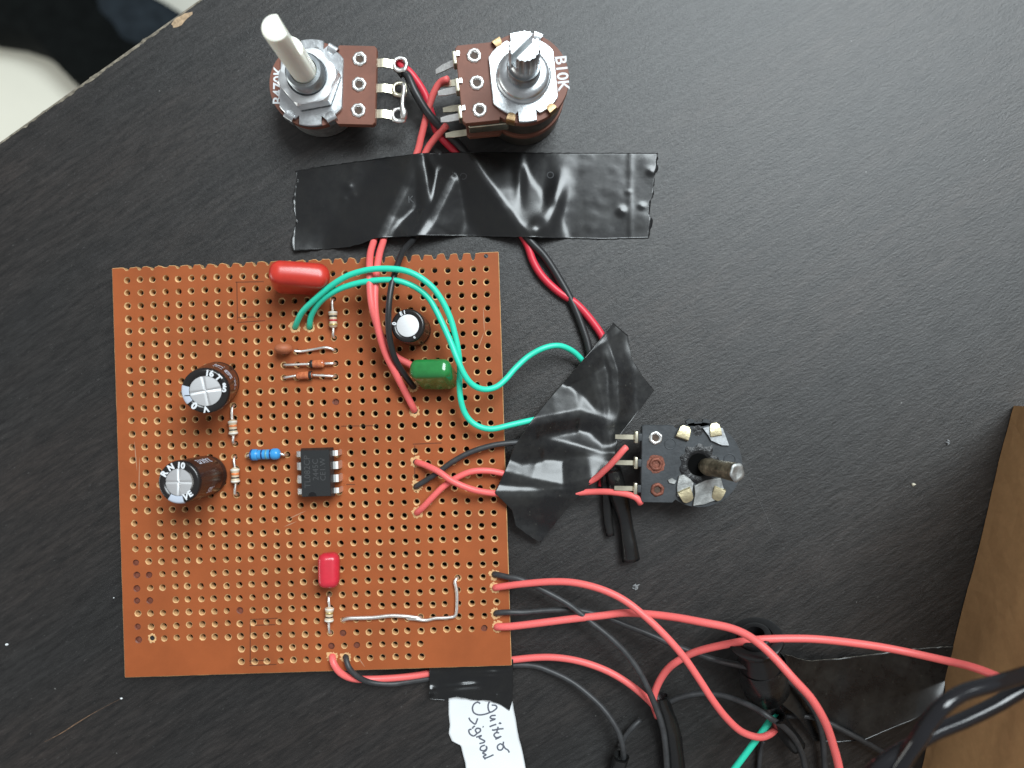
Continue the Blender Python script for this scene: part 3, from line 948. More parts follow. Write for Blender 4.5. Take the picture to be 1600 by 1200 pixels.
# green pair
wire("green_wire", [(461, 512, 2.6), (462, 509, 4.4), (472, 488, 7.0), (492, 468, 9.0), (516, 448, 10.5), (540, 433, 11.5), (562, 425, 12), (585, 420.5, 12.5), (610, 420, 12.8), (632, 423, 13), (653, 432, 13), (675, 449, 12.6),
     (691, 471, 12), (704, 498, 11.4), (712, 525, 11), (717, 550, 10.6), (719, 576, 9.6), (718, 600, 9), (719.5, 622, 8.6), (725, 642, 8), (735, 657, 7.6), (750, 667, 7.4), (770, 670.5, 7.4), (800, 664, 6.8), (835, 656, 5.4), (865, 652, 3.5), (900, 640, 2.2)],
     0.58, M_W_GRN, "mint green wire forming the outer arc over the board", GG)
wire("green_wire", [(484, 512, 2.6), (483.5, 509, 4.4), (487, 492, 6.2), (500, 472, 8.2), (520, 457, 9.6), (540, 448, 10.4), (562, 442, 11), (585, 438.5, 11.4), (612, 437.5, 11.6), (632, 442, 11.6), (653, 452, 11.2), (670, 467, 11),
     (682, 487, 11), (692, 507, 11.2), (705, 535, 11.8), (716, 563, 12.2), (727, 587, 11.8), (740, 602, 11), (757, 608.5, 10), (775, 605, 9), (790, 593, 8), (805, 576, 7), (826, 557, 6), (850, 544, 5.6), (872, 540, 4.8), (890, 546, 3.6), (905, 558, 2.3), (920, 578, 1.3), (935, 600, 0.9)],
     0.58, M_W_GRN, "mint green wire forming the inner arc, looping low past the green capacitor", GG)
# from upper tape down into the board
wire("red_wire", [(700, 124, 6.5), (688, 129, 5.5), (678, 144, 4.8), (668, 172, 4.0), (658, 212, 3.0), (651, 240, 2.2), (632, 290, 1.6), (604, 340, 1.5), (588, 366, 1.6), (583, 380, 2.8), (578, 398, 6.3), (577, 425, 10.5), (580, 470, 11.5), (588, 505, 10.5), (602, 540, 8.5), (620, 558, 7), (640, 569, 5.8), (652, 577, 4.6), (655, 580, 2.5)],
     RW, M_W_RED, "red wire from the right potentiometer ending behind the green capacitor", GR)
wire("red_wire", [(697, 196, 5.0), (688, 206, 3.6), (676, 220, 2.6), (664, 240, 1.9), (640, 300, 1.5), (615, 345, 1.4), (602, 367, 1.6), (598, 380, 2.8), (592, 400, 6.6), (587, 435, 10), (586, 480, 11), (591, 515, 10.4), (602, 552, 9), (617, 582, 7.6), (633, 613, 6), (645, 636, 4.8), (648, 643, 2.6)],
     RW, M_W_RED, "red wire crossing in front of its twin and ending lower on the board", GR)
wire("black_wire", [(704, 280, 1.0), (690, 310, 1.3), (672, 345, 1.4), (652, 367, 1.6), (644, 377, 2.6), (631, 392, 6.6), (620, 418, 10.5), (611, 450, 12), (607, 485, 12.4), (608, 520, 11.6), (616, 556, 9.6), (630, 583, 7), (643, 601, 4.9), (646, 606, 2.6)],
     0.60, M_W_BLK, "black wire running down beside the small silver capacitor", GB)
# thick pair from left potentiometer to the second tape
wire("red_wire", [(620, 95, 4.6), (627, 102, 4.8), (644, 117, 4.8), (663, 146, 4.0), (673, 176, 3.4), (684, 208, 2.4), (710, 236, 1.6), (745, 278, 1.2), (785, 325, 1.2), (820, 375, 1.2), (833, 408, 1.1), (848, 432, 1.0), (872, 455, 0.9), (900, 474, 0.9), (925, 502, 0.9), (944, 532, 0.9), (960, 580, 0.9), (962, 640, 0.9), (948, 700, 0.9), (940, 760, 0.9)],
     0.78, M_W_CRIM, "thick crimson wire from the left potentiometer to the lower tape", GR)
wire("black_wire", [(622, 117, 4.6), (629, 113, 4.8), (637, 119, 5.4), (650, 147, 5.6), (672, 181, 4.6), (698, 208, 3.2), (724, 234, 2.2), (755, 276, 2.0), (795, 330, 2.0), (825, 373, 1.9), (852, 402, 1.4), (876, 440, 1.0), (897, 480, 0.9), (911, 515, 0.9), (920, 545, 0.9), (930, 600, 0.9), (940, 660, 0.9), (955, 720, 1.0), (968, 770, 1.6)],
     0.82, M_W_BLK, "thick black wire twisted with the crimson wire to the lower tape", GB)
# board to the third potentiometer
wire("red_wire", [(651, 722, 2.6), (652, 723, 4.4), (664, 727, 5.6), (685, 737, 7), (707, 752, 7.6), (735, 764, 7.4), (762, 770, 6.4), (790, 772, 5.0), (830, 772, 4.0), (875, 772, 3.6), (920, 769, 4.4), (952, 769, 6.2), (980, 773, 7.2), (995, 779, 7.6), (1001, 787, 7.2)],
     0.62, M_W_RED, "red wire from the board's upper scraped hole, running below the broken potentiometer's lugs", GR)
wire("red_wire", [(652, 801, 2.6), (653, 800, 4.4), (662, 792, 5.4), (676, 777, 6), (692, 761, 6.2), (712, 747, 6.2), (735, 737, 6.2), (760, 735.5, 6), (785, 740, 5.4), (830, 752, 4.2), (880, 762, 3.6), (922, 752, 4.6), (945, 735, 6.8), (962, 718, 8.4), (974, 704, 9.0), (979, 699, 8.8)],
     0.62, M_W_RED, "red wire crossing under another and rising to the broken potentiometer's middle lug", GR)
wire("black_wire", [(650, 762, 2.6), (651, 760, 4.4), (664, 752, 5.2), (684, 739, 5.8), (708, 721, 6), (736, 706, 6), (770, 696, 5.8), (806, 692, 5.2), (850, 690, 3.6), (900, 700, 2.2)],
     0.56, M_W_GREY, "black wire from the board going under the lower tape", GB)
# right edge wires
wire("black_wire", [(772, 897, 2.6), (773, 897, 4.3), (790, 901, 5.2), (814, 906, 5.8), (850, 923, 6), (889, 945, 6.4), (922, 971, 6.6), (952, 995, 6.8), (979, 1022, 6.8), (1000, 1052, 6.8), (1015, 1082, 6.6), (1027, 1112, 6.2), (1037, 1146, 6), (1042, 1199, 6), (1041, 1260, 6)],
     0.58, M_W_GREY, "grey-black wire from the board's right edge sweeping down past the taped joint", GB)
wire("red_wire", [(774, 919, 2.6), (775, 918, 4.3), (795, 915, 5.4), (820, 912, 6.5), (865, 909, 8), (901, 911, 9), (940, 921, 10), (976, 938, 10.8), (1009, 963, 11.6), (1039, 992, 12), (1069, 1027, 12), (1093, 1062, 11.6), (1114, 1094, 11), (1135, 1121, 10), (1159, 1143, 9), (1186, 1152, 8.4), (1203, 1147, 7.6), (1212, 1139, 6.4), (1218, 1136, 5)],
     RW, M_W_RED, "red wire sweeping from the board's right edge into the open tape tube", GR)
wire("black_wire", [(775, 959, 2.6), (776, 958, 4.3), (795, 957, 4.9), (820, 957, 4.6), (859, 954, 4.6), (901, 954, 5.0), (940, 962, 5.4), (982, 978, 5.6), (1024, 995, 6), (1048, 1006, 6), (1087, 1020, 6), (1120, 1031, 6.4), (1165, 1041, 10.6), (1204, 1050, 10.4), (1232, 1064, 8), (1256, 1088, 5), (1276, 1120, 3.6), (1286, 1160, 2.6), (1290, 1230, 2.0)],
     0.58, M_W_GREY, "grey-black wire from the lower right board hole to the black jack", GB)
wire("red_wire", [(777, 980, 2.6), (778, 979, 4.3), (800, 978, 5.2), (850, 972, 6.0), (901, 966, 6.4), (940, 962, 7), (976, 958, 8), (1018, 960, 9.4), (1060, 965, 11.5), (1099, 972, 13.5), (1138, 980, 15), (1165, 991, 16.4), (1189, 1008, 18), (1212, 1030, 19), (1240, 1061, 20), (1268, 1092, 20), (1290, 1129, 20), (1303, 1166, 20), (1312, 1202, 20), (1320, 1260, 20)],
     0.72, M_W_RED, "red wire from the board's lowest right hole arching over the black jack", GR)
wire("red_wire", [(1028, 1120, 2.6), (1021, 1095, 3.4), (1029, 1068, 4.2), (1045, 1044, 5), (1067, 1028, 6), (1092, 1017, 8), (1135, 1007, 11), (1180, 1000, 13.4), (1240, 997.5, 14), (1287, 999, 14), (1350, 1007, 13.5), (1412, 1018, 14), (1475, 1032, 17), (1522, 1044, 21), (1566, 1061, 25), (1600, 1078, 28), (1660, 1115, 32)],
     0.72, M_W_RED, "long red wire from the taped joint running right to the cardboard box", GR)
wire("red_wire", [(519, 1026, 2.6), (519, 1026, 4.2), (521, 1036, 5.0), (532, 1051, 4.8), (552, 1060, 3.6), (580, 1061, 2.4), (615, 1059, 1.8), (650, 1055, 1.4), (690, 1048, 1.2), (740, 1039, 1.3), (790, 1032.5, 1.6), (838, 1027.5, 2.0), (874, 1028, 2.4), (910, 1034.5, 2.8), (946, 1047.5, 3.2), (976, 1064, 3.6), (1000, 1082, 3.8), (1020, 1101, 3.6), (1034, 1122, 2.8)],
     RW, M_W_RED, "red wire from the bottom edge passing under the small tape to the taped joint", GR)
wire("black_wire", [(540, 1027, 2.6), (540, 1027, 4.2), (544, 1042, 5.2), (557, 1056, 4.6), (577, 1066, 3.2), (610, 1069, 2.0), (640, 1065, 1.4), (690, 1057, 1.1), (740, 1048, 1.1), (800, 1040, 1.2), (835, 1041, 1.4), (862, 1050, 1.8), (892, 1065, 2.4), (922, 1088, 3.0), (946, 1112, 3.6), (964, 1139, 4.0), (972, 1163, 4.0), (974, 1187, 3.2), (970, 1230, 2.4)],
     0.56, M_W_GREY, "grey-black wire from the bottom edge curving into the lower tape tube", GB)
wire("black_wire", [(968, 1166, 1.0), (980, 1146, 1.2), (990, 1135, 1.4), (1001, 1125, 1.0)], 0.50, M_W_GREY, "short grey wire stub branching beside the lower tape tube", GB)
wire("black_wire", [(1030, 1112, 1.6), (1044, 1098, 2.0), (1066, 1089, 2.6), (1099, 1083.5, 3.4), (1135, 1088, 5), (1174, 1103, 8), (1201, 1120, 10), (1228, 1139, 9), (1247, 1163, 7), (1258, 1200, 5), (1262, 1260, 4)],
     0.56, M_W_GREY, "grey-black wire arching from the taped joint past the open tape tube", GB)
wire("black_wire", [(1193, 1157, 2.0), (1189, 1172, 1.4), (1186, 1200, 1.0), (1184, 1250, 1.0)], 0.48, M_W_GREY, "thin dark wire hanging below the red loop at the bottom edge", GB)
wire("black_wire", [(1228, 1119, 1.2), (1240, 1119, 1.6), (1264, 1120, 2.2), (1295, 1130, 2.8), (1340, 1153, 3.0), (1376, 1173, 2.6), (1430, 1206, 2)], 0.52, M_W_GREY, "dark wire with a pale shine running out below the right-hand tape", GB)
wire("green_wire", [(1214, 1112, 5.4), (1202, 1128, 6.6), (1180, 1158, 7), (1148, 1200, 7), (1110, 1250, 7)], 0.62, M_W_GRN, "short mint green wire leaving the open tape tube", GG)
# twisted pair close to the lens
cab = "black cable strands at the right"
wire("cable_strand", [(1660, 1035, 42), (1600, 1054, 44), (1553, 1069, 46), (1506, 1083, 47), (1474, 1103, 48), (1452, 1128, 48), (1434, 1156, 48), (1412, 1188, 47), (1380, 1240, 46)], 1.12, M_CABLE, "shiny black cable strand near the lens, upper of the crossing two", cab, 16)
wire("cable_strand", [(1660, 1050, 40), (1600, 1076, 42), (1553, 1103, 43), (1506, 1126, 44), (1462, 1144, 45), (1428, 1163, 46), (1397, 1180, 46), (1368, 1204, 46), (1330, 1250, 45)], 1.12, M_CABLE, "shiny black cable strand near the lens, lower of the crossing two", cab, 16)

# ------------------------------------------------------------------ tapes
def sheet(top, bot, nu, nv, hfun, thick=0.13, endjit=(0.0, 0.0), seed=0, edgejit=0.0):
    """thin sheet between two photo polylines, draped on a height function of photo pixels"""
    def along(poly):
        ds = [0]
        for a, b in zip(poly, poly[1:]): ds.append(ds[-1] + math.hypot(b[0] - a[0], b[1] - a[1]))
        def f(t):
            d = t * ds[-1]
            for k in range(len(poly) - 1):
                if d <= ds[k + 1] or k == len(poly) - 2:
                    q = (d - ds[k]) / max(1e-9, ds[k + 1] - ds[k])
                    return (poly[k][0] + (poly[k + 1][0] - poly[k][0]) * q, poly[k][1] + (poly[k + 1][1] - poly[k][1]) * q)
        return f
    ft, fb = along(top), along(bot)
    Z = []; XY = []
    for i in range(nu + 1):
        u = i / nu
        a, b = ft(u), fb(u)
        for j in range(nv + 1):
            v = j / nv
            x = a[0] + (b[0] - a[0]) * v; y = a[1] + (b[1] - a[1]) * v
            dx = 0
            if i == 0: dx = endjit[0] * (noise.noise(Vector((seed, v * 4, 0))) + 0.25 * noise.noise(Vector((seed, v * 13, 4))) + 0.10 * noise.noise(Vector((seed, v * 41, 4))))
            if i == nu: dx = endjit[1] * (noise.noise(Vector((seed, v * 4, 9))) + 0.25 * noise.noise(Vector((seed, v * 13, 7))) + 0.10 * noise.noise(Vector((seed, v * 41, 7))))
            if i == 0 or i == nu:
                ux, uy = ft(1)[0] - ft(0)[0], ft(1)[1] - ft(0)[1]; l = math.hypot(ux, uy)
                x += dx * ux / l; y += dx * uy / l
            if edgejit and (j == 0 or j == nv):
                y += edgejit * noise.noise(Vector((x * 0.12, j + seed, 2)))
            XY.append((x, y)); Z.append(hfun(x, y, u, v))
    W = nv + 1
    for _ in range(2):        # let the film relax a little
        Z2 = Z[:]
        for i in range(1, nu):
            for j in range(1, nv):
                k = i * W + j
                Z2[k] = 0.5 * Z[k] + 0.125 * (Z[k - 1] + Z[k + 1] + Z[k - W] + Z[k + W])
        Z = Z2
    pts = [P(x, y, z) for (x, y), z in zip(XY, Z)]
    g = G(); n = len(pts)
    low = [p - Vector((0, 0, thick)) for p in pts]
    F = []; FE = []
    for i in range(nu):
        for j in range(nv):
            k = i * W + j
            F.append((k, k + 1, k + W + 1, k + W)); F.append((n + k, n + k + W, n + k + W + 1, n + k + 1))
    for i in range(nu):
        for j in (0, nv):
            k = i * W + j
            FE.append((k, k + W, n + k + W, n + k))
    for j in range(nv):
        for i in (0, nu):
            k = i * W + j
            FE.append((k, k + 1, n + k + 1, n + k))
    g.add(pts + low, F, 0)
    g.f += FE; g.m += [1] * len(FE)
    return g

def seg_d(x, y, poly):
    """distance in px to a polyline and the interpolated third value"""
    best = (1e9, 0)
    for a, b in zip(poly, poly[1:]):
        dx, dy = b[0] - a[0], b[1] - a[1]
        t = max(0, min(1, ((x - a[0]) * dx + (y - a[1]) * dy) / (dx * dx + dy * dy)))
        d = math.hypot(x - a[0] - dx * t, y - a[1] - dy * t)
        if d < best[0]: best = (d, a[2] + (b[2] - a[2]) * t)
    return best
def tents(x, y, ridges, k, base=0.16):
    z = base
    vals = []
    for (poly, slope) in ridges:
        d, h = seg_d(x, y, poly)
        vals.append(h - slope * max(0, d * 0.128 - 0.7))
    for v in vals:        # smooth maximum
        if v > z - k:
            h = max(k - abs(v - z), 0) / k
            z = max(v, z) + h * h * k * 0.25
    return z

# upper tape, tented over the wires
r1 = [([(655, 232, 2.9), (632, 290, 2.5), (610, 335, 2.7), (590, 378, 3.4)], 0.36),
      ([(725, 230, 3.2), (755, 276, 3.0), (795, 330, 3.0), (830, 382, 3.0)], 0.42),
      ([(704, 280, 2.1), (690, 310, 2.3), (672, 345, 2.8), (648, 378, 4.0)], 0.40),
      ([(655, 238, 3.0), (662, 280, 2.6), (668, 325, 2.2), (655, 368, 3.4)], 0.75)]
def h1(x, y, u, v):
    z = tents(x, y, r1, 0.35)
    z += 0.10 * noise.noise(Vector((x * 0.022, y * 0.022, 1))) + 0.035 * noise.noise(Vector((x * 0.07, y * 0.07, 1)))
    # puckers at the right of the black wire
    d = math.hypot(x - 862, y - 320)
    z += 1.0 * math.exp(-((x - 865 - (y - 320) * -0.25) / 15) ** 2) * math.exp(-((y - 318) / 42) ** 2)
    z += 0.55 * math.exp(-((x - 812) / 8) ** 2) * math.exp(-((y - 285) / 38) ** 2)
    z += 0.9 * math.exp(-((x - 838) / 14) ** 2) * math.exp(-((y - 356) / 14) ** 2)
    # small air blisters
    for (bx, by, br, bh) in ((545, 292, 5, .25), (553, 305, 4, .2), (538, 311, 3, .18), (972, 330, 6, .3), (1003, 322, 4, .25), (1018, 268, 5, .25), (982, 300, 3, .15)):
        z += bh * math.exp(-(((x - bx) ** 2 + (y - by) ** 2) / br ** 2))
    z += 0.9 * max(0, (v - 0.70)) * max(0, 1 - u * 12) * 3.2      # lifted torn corner
    z += 0.35 * math.exp(-((x - 985) / 3.0) ** 2) * 0.25
    return max(0.15, z)
t1_top = [(461, 267), (500, 260), (560, 252), (600, 246), (660, 239), (760, 237.5), (900, 239), (1028, 239)]
t1_bot = [(458, 392), (500, 390), (545, 386), (565, 381), (585, 372.5), (652, 368.5), (740, 369), (820, 370.5), (940, 374), (1014, 372)]
g = sheet(t1_top, t1_bot, 190, 60, h1, endjit=(14, 16), seed=2, edgejit=1.2)
tape1 = make("electrical_tape", g, [M_TAPE, M_TAPE], label="wide wrinkled strip of glossy black tape above the board", cat="tape", group="pieces of black tape")
for (tx, px, py, sz) in (("K", 642, 312, 2.0), ("O", 860, 274, 2.0), ("O", 724, 276, 2.0)):
    tg = text_mesh(tx, sz, Matrix.Rotation(math.radians(3), 4, 'Z'))
    c = P(px, py, 0)
    out = []
    for p in tg.v:
        x, y = px + p.x / S, py - p.y / S
        out.append(P(x, y, h1(x, y, .5, .5) + 0.02))
    tg.v = out
    make("embossed_letter", tg, M_EMBOSS, tape1, smooth=False)

# lower tape, over the board edge and the wires
r2 = [([(905, 500, 1.9), (920, 545, 2.0), (935, 620, 2.1), (950, 700, 2.4), (965, 745, 3.4)], 0.40),
      ([(940, 520, 1.9), (960, 580, 1.9), (962, 640, 1.9), (948, 700, 2.2)], 0.55),
      ([(893, 544, 4.9), (908, 560, 3.8), (925, 585, 2.6), (940, 640, 2.0)], 0.38),
      ([(800, 668, 7.4), (835, 658, 6.2), (868, 652, 4.4), (905, 645, 2.8), (950, 660, 2.2)], 0.42),
      ([(790, 692, 6.2), (850, 690, 4.4), (905, 700, 3.0)], 0.5),
      ([(770, 738, 6.6), (790, 742, 6.2), (830, 752, 5.0), (880, 762, 4.4), (925, 752, 5.2)], 0.42),
      ([(760, 772, 7.0), (800, 772, 5.9), (850, 772, 4.8), (905, 770, 4.4)], 0.45),
      ([(860, 690, 3.4), (900, 700, 3.4), (940, 712, 3.2), (962, 712, 3.4)], 0.8),
      ([(776, 700, 4.35), (790, 772, 4.35), (796, 860, 4.30)], 0.34)]
def h2(x, y, u, v):
    z = tents(x, y, r2, 0.5)
    if x < 792: z = max(z, 4.35)
    z += 0.12 * noise.noise(Vector((x * 0.025, y * 0.025, 7))) + 0.04 * noise.noise(Vector((x * 0.08, y * 0.08, 7)))
    return max(0.17, z)
t2_a = [(958, 504), (925, 546), (889, 588), (862, 618), (840, 645), (820, 672), (803, 700), (788, 738), (773, 770), (800, 797), (806, 822), (831, 840), (844, 848)]
t2_b = [(981, 524), (987, 560), (1004, 588), (1022, 610), (1006, 632), (990, 653), (966, 684), (963, 700), (962, 712), (940, 736), (915, 763), (880, 802), (846, 846)]
g = sheet(t2_a, t2_b, 150, 90, h2, seed=5, edgejit=1.6)
make("electrical_tape", g, [M_TAPE_D, M_TAPE_EDGE], label="dusty dull black tape slanting from the board's right edge over wires", cat="tape", group="pieces of black tape")

# small tape holding the paper
def h3(x, y, u, v):
    z = tents(x, y, [([(660, 1053, 2.5), (740, 1039, 2.3), (810, 1030, 2.6)], 0.30), ([(660, 1061, 2.0), (740, 1048, 1.9), (810, 1040, 2.0)], 0.30)], 0.5, 0.42)
    z += 0.20 * noise.noise(Vector((x * 0.04, y * 0.10, 3)))
    z += 0.75 * math.exp(-((y - 1071 + (x - 735) * 0.10) / 5.5) ** 2) * math.exp(-((x - 725) / 34) ** 2)
    z += 0.35 * math.exp(-((y - 1053 + (x - 735) * 0.06) / 3.5) ** 2) * math.exp(-((x - 775) / 30) ** 2)
    z += 1.1 * math.exp(-(((x - 672) / 10) ** 2 + ((y - 1080) / 9) ** 2)) + 0.5 * math.exp(-(((x - 776) / 3) ** 2 + ((y - 1087) / 3) ** 2))
    return max(0.38, z)
t3_t = [(671, 1040), (740, 1036), (802, 1030)]
t3_b = [(671, 1092), (695, 1094), (702, 1091), (713, 1089), (738, 1094), (764, 1095), (783, 1102), (796, 1111), (801, 1094)]
g = sheet(t3_t, t3_b, 90, 40, h3, seed=9, endjit=(2, 1), edgejit=1.0)
make("electrical_tape", g, [M_TAPE, M_TAPE], label="short black tape under the board's lower edge holding a paper note", cat="tape", group="pieces of black tape")

# strip from the jack to the box
def h4(x, y, u, v):
    z = 0.25 + 8.2 * math.exp(-(u * 6.5) ** 1.3) * (1 - 0.25 * v) + 0.35 * noise.noise(Vector((x * 0.02, y * 0.02, 4)))
    z += 0.7 * math.exp(-((x - 1330) / 26) ** 2) + 3.2 * max(0, v - 0.6) * u * 1.2
    return max(0.2, z)
t4_t = [(1226, 1022), (1262, 1033), (1310, 1029), (1360, 1023), (1410, 1016), (1450, 1012), (1492, 1010)]
t4_b = [(1214, 1094), (1246, 1120), (1272, 1158), (1310, 1160), (1350, 1157), (1385, 1142), (1430, 1124), (1474, 1092)]
g = sheet(t4_t, t4_b, 70, 50, h4, seed=12, edgejit=1.2)
make("electrical_tape", g, [M_TAPE_D, M_TAPE_EDGE], label="wide dusty black tape strip between the black jack and the cardboard box", cat="tape", group="pieces of black tape")

# paper note
pl = [(701, 1085), (701, 1104), (701, 1116), (703, 1134), (701, 1146), (706, 1158), (720, 1165), (723, 1178), (727, 1192), (729, 1212), (733, 1245)]
pr = [(797, 1085), (801, 1096), (803, 1110), (806, 1124), (808, 1138), (811, 1154), (815, 1168), (818, 1182), (821, 1198), (823, 1216), (828, 1245)]
def h5(x, y, u, v):
    return 0.20 + 1.6 * u * u + 0.10 * noise.noise(Vector((x * 0.03, y * 0.03, 2)))
g = sheet(pl, pr, 60, 30, h5, thick=0.1, seed=20)
n_ = len(g.v) // 2
paper = make("paper_note", g, [M_PAPER, M_PAPER], label="torn white paper note with handwritten guitar signal at the bottom edge", cat="note")
def stroke(pts, w=0.31):
    zz = [(660 + x * .15, 1020 + y * .15) for x, y in pts]
    out = []
    for q in catmull([Vector((x, y, 0)) for x, y in zz], 1.2):
        u = max(0, min(1, (q.y - 1085) / 160))
        out.append(P(q.x, q.y, h5(q.x, q.y, u, 0.5) + 0.05))
    make("pen_stroke", ribbon(out, w), M_PEN, paper, smooth=False)
for s in ([(700, 508), (685, 545), (690, 598), (712, 618), (748, 600), (776, 572), (762, 548), (722, 545)],
          [(712, 618), (650, 640), (585, 646), (535, 622), (522, 572), (542, 530), (578, 514), (602, 530)],
          [(764, 652), (722, 655), (706, 676), (730, 688), (760, 690), (728, 702), (704, 712)],
          [(770, 745), (735, 756), (700, 770)], [(800, 742), (808, 728), (820, 742)],
          [(846, 790), (790, 795), (742, 806), (726, 800)], [(790, 770), (782, 800), (774, 828)],
          [(800, 835), (768, 832), (746, 856), (768, 884), (806, 876), (822, 868), (790, 888), (760, 900)],
          [(846, 925), (838, 958), (812, 948), (782, 972), (790, 1008), (822, 1012), (842, 984), (838, 952), (862, 995), (890, 1012), (906, 1040)],
          [(484, 676), (502, 708), (548, 742), (566, 712), (576, 682)], [(548, 762), (530, 774), (520, 790)], [(628, 768), (638, 774)],
          [(606, 792), (572, 786), (552, 806), (574, 836), (606, 812), (600, 790)], [(574, 836), (536, 866), (496, 846), (484, 806), (512, 796)],
          [(560, 880), (616, 862), (592, 884), (622, 904), (650, 918), (640, 934), (594, 946)],
          [(652, 962), (612, 978), (604, 1010), (640, 1020), (672, 996), (664, 972), (668, 1010), (624, 1046)],
          [(624, 1046), (664, 1062), (634, 1080), (660, 1096), (742, 1062)], [(660, 1096), (646, 1110)]):
    stroke(s)

# ------------------------------------------------------------------ taped wire ends and tape tubes
def tape_tube(pts, r, label, flat=0.8, hollow=True, seed=0, m=None, name="tape_tube", twist=0.0, rf=None):
    w = catmull([P(*p) for p in pts], 0.6)
    n = len(w)
    g = G(); V = []; F = []; SG = 18
    t0 = (w[1] - w[0]).normalized(); up = Vector((0, 0, 1)) if abs(t0.z) < .9 else Vector((0, 1, 0))
    for i, p in enumerate(w):
        t = (w[min(i + 1, n - 1)] - w[max(0, i - 1)]).normalized()
        s = t.cross(up).normalized(); u = s.cross(t)
        k = (rf(i / (n - 1)) if rf else 1)
        for q in range(SG):
            a = 2 * math.pi * q / SG + twist * i / n
            e = r * k * (1 + 0.10 * noise.noise(Vector((i * 0.22, math.cos(a) * 1.5 + seed, math.sin(a) * 1.5))))
            off = t * (0.35 * noise.noise(Vector((seed, q * 1.3, 0))) if i in (0, n - 1) else 0)
            V.append(p + s * math.cos(a) * e + u * math.sin(a) * e * flat + off)
    for i in range(n - 1):
        for q in range(SG):
            q2 = (q + 1) % SG
            F.append((i * SG + q, i * SG + q2, (i + 1) * SG + q2, (i + 1) * SG + q))
    # hollow mouth: inner wall a little way in
    for end in (0, n - 1):
        d = 1 if end == 0 else -1
        base = len(V)
        k1 = end + d * min(6, n - 2)
        for kk in (end, k1):
            for q in range(SG): V.append(w[kk] + (V[kk * SG + q] - w[kk]) * 0.84)
        for q in range(SG):
            q2 = (q + 1) % SG
            F.append((end * SG + q, end * SG + q2, base + q2, base + q))
            F.append((base + q, base + q2, base + SG + q2, base + SG + q))
        F.append(tuple(base + SG + q for q in range(SG)))
    g.add(V, F)
    return make(name, g, m or M_TAPE, label=label, cat="tape", group="rolled black tape ends")
tape_tube([(946, 722, 2.2), (948, 770, 1.6), (950, 810, 1.3), (954, 837, 1.2)], 1.15, "thin flattened tape-wrapped wire end left of the thicker one", 0.7, seed=3, rf=lambda t: 1.05 - 0.3 * t)
tape_tube([(957, 732, 3.4), (966, 770, 2.6), (976, 810, 1.9), (983, 850, 1.7), (986, 876, 1.6)], 1.75, "thick shiny tape-wrapped wire end below the broken potentiometer", 0.85, seed=8, rf=lambda t: 0.95 + 0.12 * math.sin(t * 7))
tape_tube([(1031, 1088, 3.0), (1038, 1115, 2.4), (1048, 1150, 2.2), (1054, 1200, 2.2), (1058, 1270, 2.2)], 2.0, "black taped joint where two red wires meet at the bottom", 0.8, seed=13, rf=lambda t: 0.75 + 0.3 * min(1, t * 4))
tape_tube([(971, 1181, 3.6), (965, 1205, 2.4), (957, 1260, 1.8)], 1.55, "black tape tube at the bottom edge swallowing a grey wire", 0.85, seed=17)
tape_tube([(1212, 1116, 9.5), (1219, 1130, 6.5), (1230, 1146, 3.4), (1246, 1166, 2.2)], 1.65, "open-mouthed black tape tube with red and green wires entering", 1.0, seed=21)

# ------------------------------------------------------------------ black jack lower right
jack = empty("audio_jack", P(1190, 1040, 0), "black cylindrical jack with a round flange, wrapped in tape, under two red wires", "jack")
A = P(1196, 1080, 5.0); C = P(1180, 996, 12.0)
M = frame(A, C - A, (1, 0, 0)); L = (C - A).length
make("barrel", lathe([(0.1, -0.2), (3.6, 0), (4.0, .5), (4.0, L * .6), (3.7, L * .64), (3.7, L - 1.2)], 40, M), M_PLUG, jack, auto=40)
make("flange", lathe([(3.7, L - 1.2), (4.9, L - 1.1), (5.05, L - .8), (5.05, L - .2), (4.8, L), (3.3, L), (3.2, L - .25), (3.2, L - .5)], 40, M), M_PLUG, jack, auto=40)
make("socket", lathe([(3.2, L - .5), (2.9, L + .7), (2.5, L + .95), (1.8, L + .9), (1.75, L - 4), (0.05, L - 4)], 32, M), M_PLUG, jack, auto=40)
def hwrap(p):
    return p
g = lathe([(4.12, 0.2), (4.2, .3), (4.25, L * .3), (4.22, L * .52), (4.1, L * .54)], 48, M, rmod=lambda a, z: 1 + 0.03 * math.sin(3 * a + z) + 0.12 * max(0, math.cos(a + 0.2)) ** 4)
make("tape_wrap", g, M_TAPE_D, jack)

